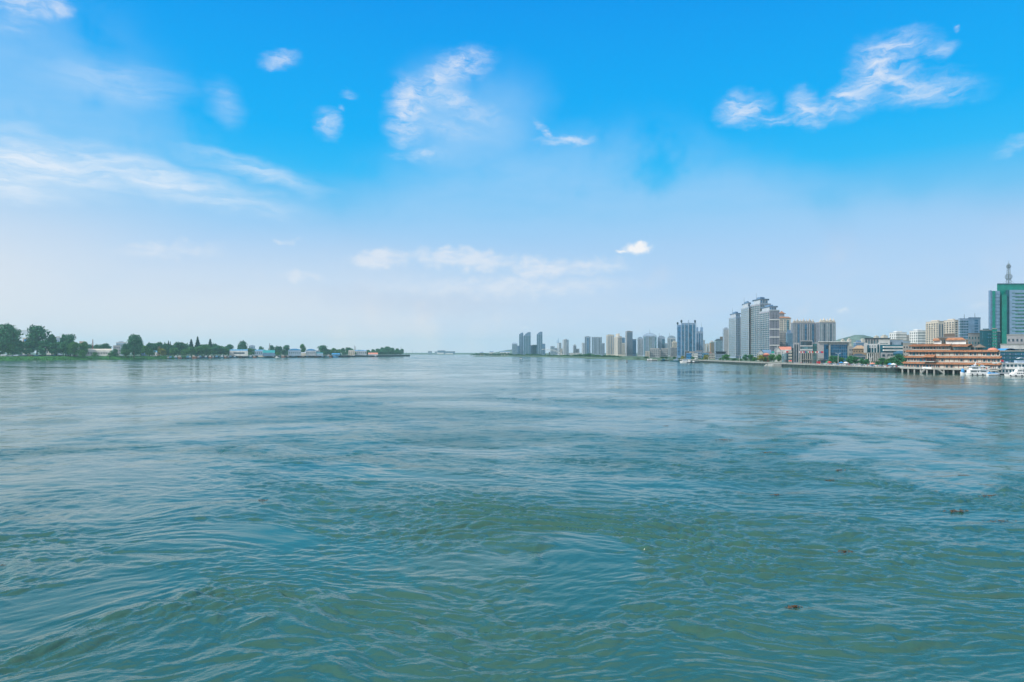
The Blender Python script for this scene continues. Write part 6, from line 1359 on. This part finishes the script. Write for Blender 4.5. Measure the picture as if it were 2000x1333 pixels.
# ------------------------------------------------------------------ promenade life
def lamp(px, D, top, label, twin=True):
    x = X(px, D); z = Z(top, D); e = empty('street_lamp', (x, D, GR), label, 'street lamp', 'white street lamps on the promenade'); mb = MB(); mb.tube((x, D, GR), (x, D, z), .16, .1); mb.build('pole', 'boat', e)
    for s in (-1, 1): mb = MB(); mb.tube((x, D, z - .2), (x + s * 1.7, D, z + .5), .08); mb.box(x + s * 1.2, x + s * 2.1, D - .2, D + .2, z + .42, z + .6); mb.build('lamp_arm', 'boat', e)
lamp(1637, 530, 691.5, 'white twin-arm street lamp in front of the museum glass wall'); lamp(1444, 735, 695.5, 'white twin-arm street lamp below the second apartment tower'); lamp(1384, 800, 698, 'white twin-arm street lamp by the yellow-green tree'); lamp(1700, 500, 699, 'white twin-arm street lamp by the cream colonnade')
def car_proto(m):
    e = empty('parked_car', (0, 0, 0), 'car', 'car', 'cars parked on the promenade')
    mb = MB(); mb.rings([[(x * s, y * s2, z) for x, y in ((-2.1, -.85), (2.1, -.85), (2.1, .85), (-2.1, .85))] for s, s2, z in ((.96, .94, .25), (1, 1, .5), (.99, .97, .85), (.94, .9, .92))]); mb.build('body', m, e)
    mb = MB(); mb.rings([[(-1.5, -.74, .9), (1.2, -.74, .9), (1.2, .74, .9), (-1.5, .74, .9)], [(-1.05, -.6, 1.4), (.5, -.6, 1.4), (.5, .6, 1.4), (-1.05, .6, 1.4)]]); mb.build('cabin_glass', 'gA', e)
    mb = MB(); mb.box(-1.0, .45, -.58, .58, 1.4, 1.46); mb.build('roof', m, e)
    for x in (-1.3, 1.3):
        for y in (-.86, .86): mb = MB(); mb.tube((x, y - .08, .32), (x, y + .08, .32), .32, n=10); mb.build('wheel', 'dark', e)
    return e
cp = {k: car_proto(k) for k in ('boat', 'dark', 'car_silver', 'red', 'bluroof')}
cname = dict(boat='white', dark='black', car_silver='silver', red='red', bluroof='blue'); first = set(); seen2 = {}
SEQ = ['boat', 'car_silver', 'dark', 'boat', 'bluroof', 'car_silver', 'boat', 'dark', 'red', 'boat', 'car_silver', 'boat', 'dark', 'car_silver', 'boat', 'bluroof', 'boat', 'car_silver', 'dark', 'boat', 'red', 'car_silver', 'boat', 'dark', 'boat', 'car_silver']
for i, k in enumerate(SEQ):
    px = 1607 + i * 6.1; D_ = float(np.interp(px, [1600, 1665, 1767], [520, 470, 412])); x = 246.5 + (i % 3) * .8; D_ = F * x / (px - 1000)
    spot = min([(1612, 'by the museum stone panel'), (1636, 'under the twin-arm lamp'), (1665, 'before the tan building'), (1690, 'by the pavilion with the dark roof'), (1706, 'under the cream colonnade'), (1730, 'below the banded building'), (1757, 'near the restaurant')], key=lambda t: abs(t[0] - px))[1]
    seen2[(k, spot)] = seen2.get((k, spot), 0) + 1
    lab = f'{cname[k]} car parked on the promenade {spot}' + (', farther right' if seen2[(k, spot)] > 1 else ''); rz = math.radians(90 + random.uniform(-4, 4))
    if k in first: dup(cp[k], (x + 2.2, D_, GR + .03), rz, None, lab)
    else: first.add(k); cp[k].location = (x + 2.2, D_, GR + .03); cp[k].rotation_euler = (0, 0, rz); cp[k]['label'] = lab
def person_mesh(top, bot):
    """small standing figure: one continuous skinned body, clothes as bands of colour"""
    mb = MB()
    def limb(ps, n=8):
        mb.rings([[(c[0] + r * math.cos(2 * math.pi * k / n), c[1] + r * .8 * math.sin(2 * math.pi * k / n), c[2]) for k in range(n)] for c, r in ps])
    limb([((.09, 0, .02), .06), ((.09, 0, .45), .07), ((.08, 0, .85), .10), ((.02, 0, .95), .15)]); limb([((-.09, .12, .02), .06), ((-.09, .06, .45), .07), ((-.08, 0, .85), .10), ((-.02, 0, .95), .15)])
    nb = len(mb.f)
    limb([((0, 0, .9), .16), ((0, 0, 1.1), .15), ((0, 0, 1.35), .20), ((0, 0, 1.44), .15), ((0, 0, 1.5), .06)])
    for s in (-1, 1): limb([((s * .24, .05, .82), .04), ((s * .25, .02, 1.1), .045), ((s * .19, 0, 1.42), .06)])
    nt = len(mb.f); limb([((0, 0, 1.48), .055), ((0, 0, 1.55), .08), ((0, .01, 1.63), .105), ((0, .01, 1.72), .085), ((0, 0, 1.76), .03)])
    me = bpy.data.meshes.new('person'); me.from_pydata(mb.v, [], mb.f)
    for m_ in (M[bot], M[top], M['skin']): me.materials.append(m_)
    me.polygons.foreach_set('material_index', [0] * nb + [1] * (nt - nb) + [2] * (len(mb.f) - nt)); me.update(); return me
PM = {('shirt', 'skirt'): person_mesh('shirt', 'skirt'), ('flagred', 'dark'): person_mesh('flagred', 'dark'), ('bluroof', 'beige'): person_mesh('bluroof', 'beige')}
pk = list(PM)
PD = {('shirt', 'skirt'): 'person in pale shirt and dark trousers', ('flagred', 'dark'): 'person in red top and black trousers', ('bluroof', 'beige'): 'person in blue top and beige trousers'}
cn = {}
for i in range(36):
    px = 1540 + i * 6.2; x = 238 + random.uniform(-.4, 3.2); D_ = F * (x + 3) / (px - 1000); k = pk[(i * 7) % 3]
    spot = min([(1550, 'at the left wing of the museum'), (1575, 'before the museum entrance'), (1595, 'below the green stair glazing'), (1615, 'by the museum stone panel'), (1640, 'near the twin-arm lamp'), (1668, 'before the tan building'), (1690, 'by the dark-roofed pavilion'), (1707, 'under the cream colonnade'), (1730, 'below the banded building'), (1755, 'near the restaurant')], key=lambda t: abs(t[0] - px))[1]
    o = bpy.data.objects.new('person', PM[k]); COL.objects.link(o); o.location = (x + 3, D_, GR + .03); o.rotation_euler.z = random.uniform(0, 6.28); s = random.uniform(.93, 1.05); o.scale = (s, s, s)
    cn[(k, spot)] = cn.get((k, spot), 0) + 1
    o['label'] = f'{PD[k]} walking {spot}' + ('' if cn[(k, spot)] == 1 else ' (right)'); o['category'] = 'person'; o['group'] = 'people strolling on the promenade'
def umbrella(px, m, label):
    x = 243.5; D_ = F * x / (px - 1000); e = empty('parasol', (x, D_, GR), label, 'parasol', 'market parasols on the promenade'); mb = MB(); mb.tube((x, D_, GR), (x, D_, GR + 2.6), .06); mb.build('pole', 'steel', e); mb = MB(); mb.lathe(x, D_, [(1.9, GR + 2.1), (1.2, GR + 2.6), (.1, GR + 3.0)], 8); mb.build('canopy', m, e)
for px, m_, l_ in ((1544, 'flagred', 'red parasol at the left end of the museum'), (1620, 'flagred', 'red parasol before the museum glass wall'), (1616.5, 'flaggreen', 'green parasol touching the red one before the museum glass wall'), (1652, 'boat', 'white parasol by the museum right corner'), (1643, 'bluroof', 'blue parasol before the museum right corner'), (1739, 'bluroof', 'blue parasol under the promenade trees'), (1704, 'pink', 'pink parasol under the cream colonnade'), (1745, 'boat', 'white parasol right of the blue one under the promenade trees')): umbrella(px, m_, l_)
for px, l_ in ((1596.5, 'red banner stand by the museum door, left'), (1600.5, 'red banner stand by the museum door, right')):
    x, D_ = X(px, 566), 566; e = empty('banner_stand', (x, D_, GR), l_, 'banner'); mb = MB(); mb.box(x - .9, x + .9, D_, D_ + .08, GR + .2, GR + 2.3); mb.build('panel', 'flagred', e); mb = MB(); mb.box(x - .9, x - .8, D_ - .05, D_ + .2, GR, GR + 2.4); mb.box(x + .8, x + .9, D_ - .05, D_ + .2, GR, GR + 2.4); mb.build('frame', 'steel', e)
# drifting weed on the river
wm = foliage('drift_weed', (.085, .065, .045), vs=2)
for i, (px, py, w, l_) in enumerate([(512, 979, 14, 'tiny clump of brown drift weed left of the nearest swirl'), (1650, 1080, 26, 'brown clump of drift weed on the right middle water'), (1550, 1188, 26, 'reddish flat clump of drift weed low on the right'), (1415, 860, 30, 'reddish raft of drift weed left of the large slick'), (1500, 885, 26, 'reddish raft of drift weed at the near tip of the slick'), (1620, 940, 24, 'brown drift weed just below the large slick'), (1515, 968, 18, 'small drift weed on the right middle water, left'), (1870, 1000, 46, 'long brown raft of drift weed near the right edge'), (1930, 970, 34, 'brown drift weed above the long raft'), (1950, 1020, 50, 'longest brown weed raft touching the right edge'), (3, 1108, 16, 'brown drift weed at the left edge'), (1300, 833, 8, 'dark speck of driftwood left of the large slick'), (1640, 920, 20, 'thin drift weed line under the slick'), (1880, 930, 20, 'thin drift weed line right under the slick')]):
    D_ = dist(py); x = X(px, D_); w_ = w / F * D_; mb = MB()
    for k in range(55):
        a = random.gauss(0, .33) * w_; b_ = random.gauss(0, .10) * w_ + .12 * a; c = random.uniform(0, 6.28); s = random.uniform(.05, .13) * (w_ ** .5); z = random.uniform(.01, .10)
        mb.quad((x + a - s * math.cos(c), D_ + b_ - s * math.sin(c), z), (x + a + s * .3, D_ + b_ - .3 * s, z + .02), (x + a + s * math.cos(c), D_ + b_ + s * math.sin(c), z + random.uniform(0, .05)), (x + a - s * .3, D_ + b_ + s * .3, z + .04))
    o = mb.build('drift_weed', wm); o['label'] = l_; o['category'] = 'drift weed'; o['group'] = 'weed drifting on the river'
# ------------------------------------------------------------------ haze: the damp river air
def haze():
    m = bpy.data.materials.new("haze_air"); m.use_nodes = True
    g = G(m.node_tree); g.n.clear()
    v = g.node('ShaderNodeVolumePrincipled')
    v.inputs['Color'].default_value = HAZE_COL + (1,)
    v.inputs['Density'].default_value = HAZE_D
    v.inputs['Anisotropy'].default_value = 0.1
    o = g.node('ShaderNodeOutputMaterial'); g.l.new(v.outputs[0], o.inputs['Volume'])
    s, zb, zt = 6300, -3.5, 125
    vs = [(x, y, z) for z in (zb, zt) for x, y in ((-s, -s), (s, -s), (s, s), (-s, s))]
    b = mesh_obj("haze", vs, [(3, 2, 1, 0), (4, 5, 6, 7), (0, 1, 5, 4), (1, 2, 6, 5), (2, 3, 7, 6), (3, 0, 4, 7)], m)
    b['kind'] = 'stuff'
HAZE_COL, HAZE_D = (0.56, 0.88, 1.0), 0.00010
haze()
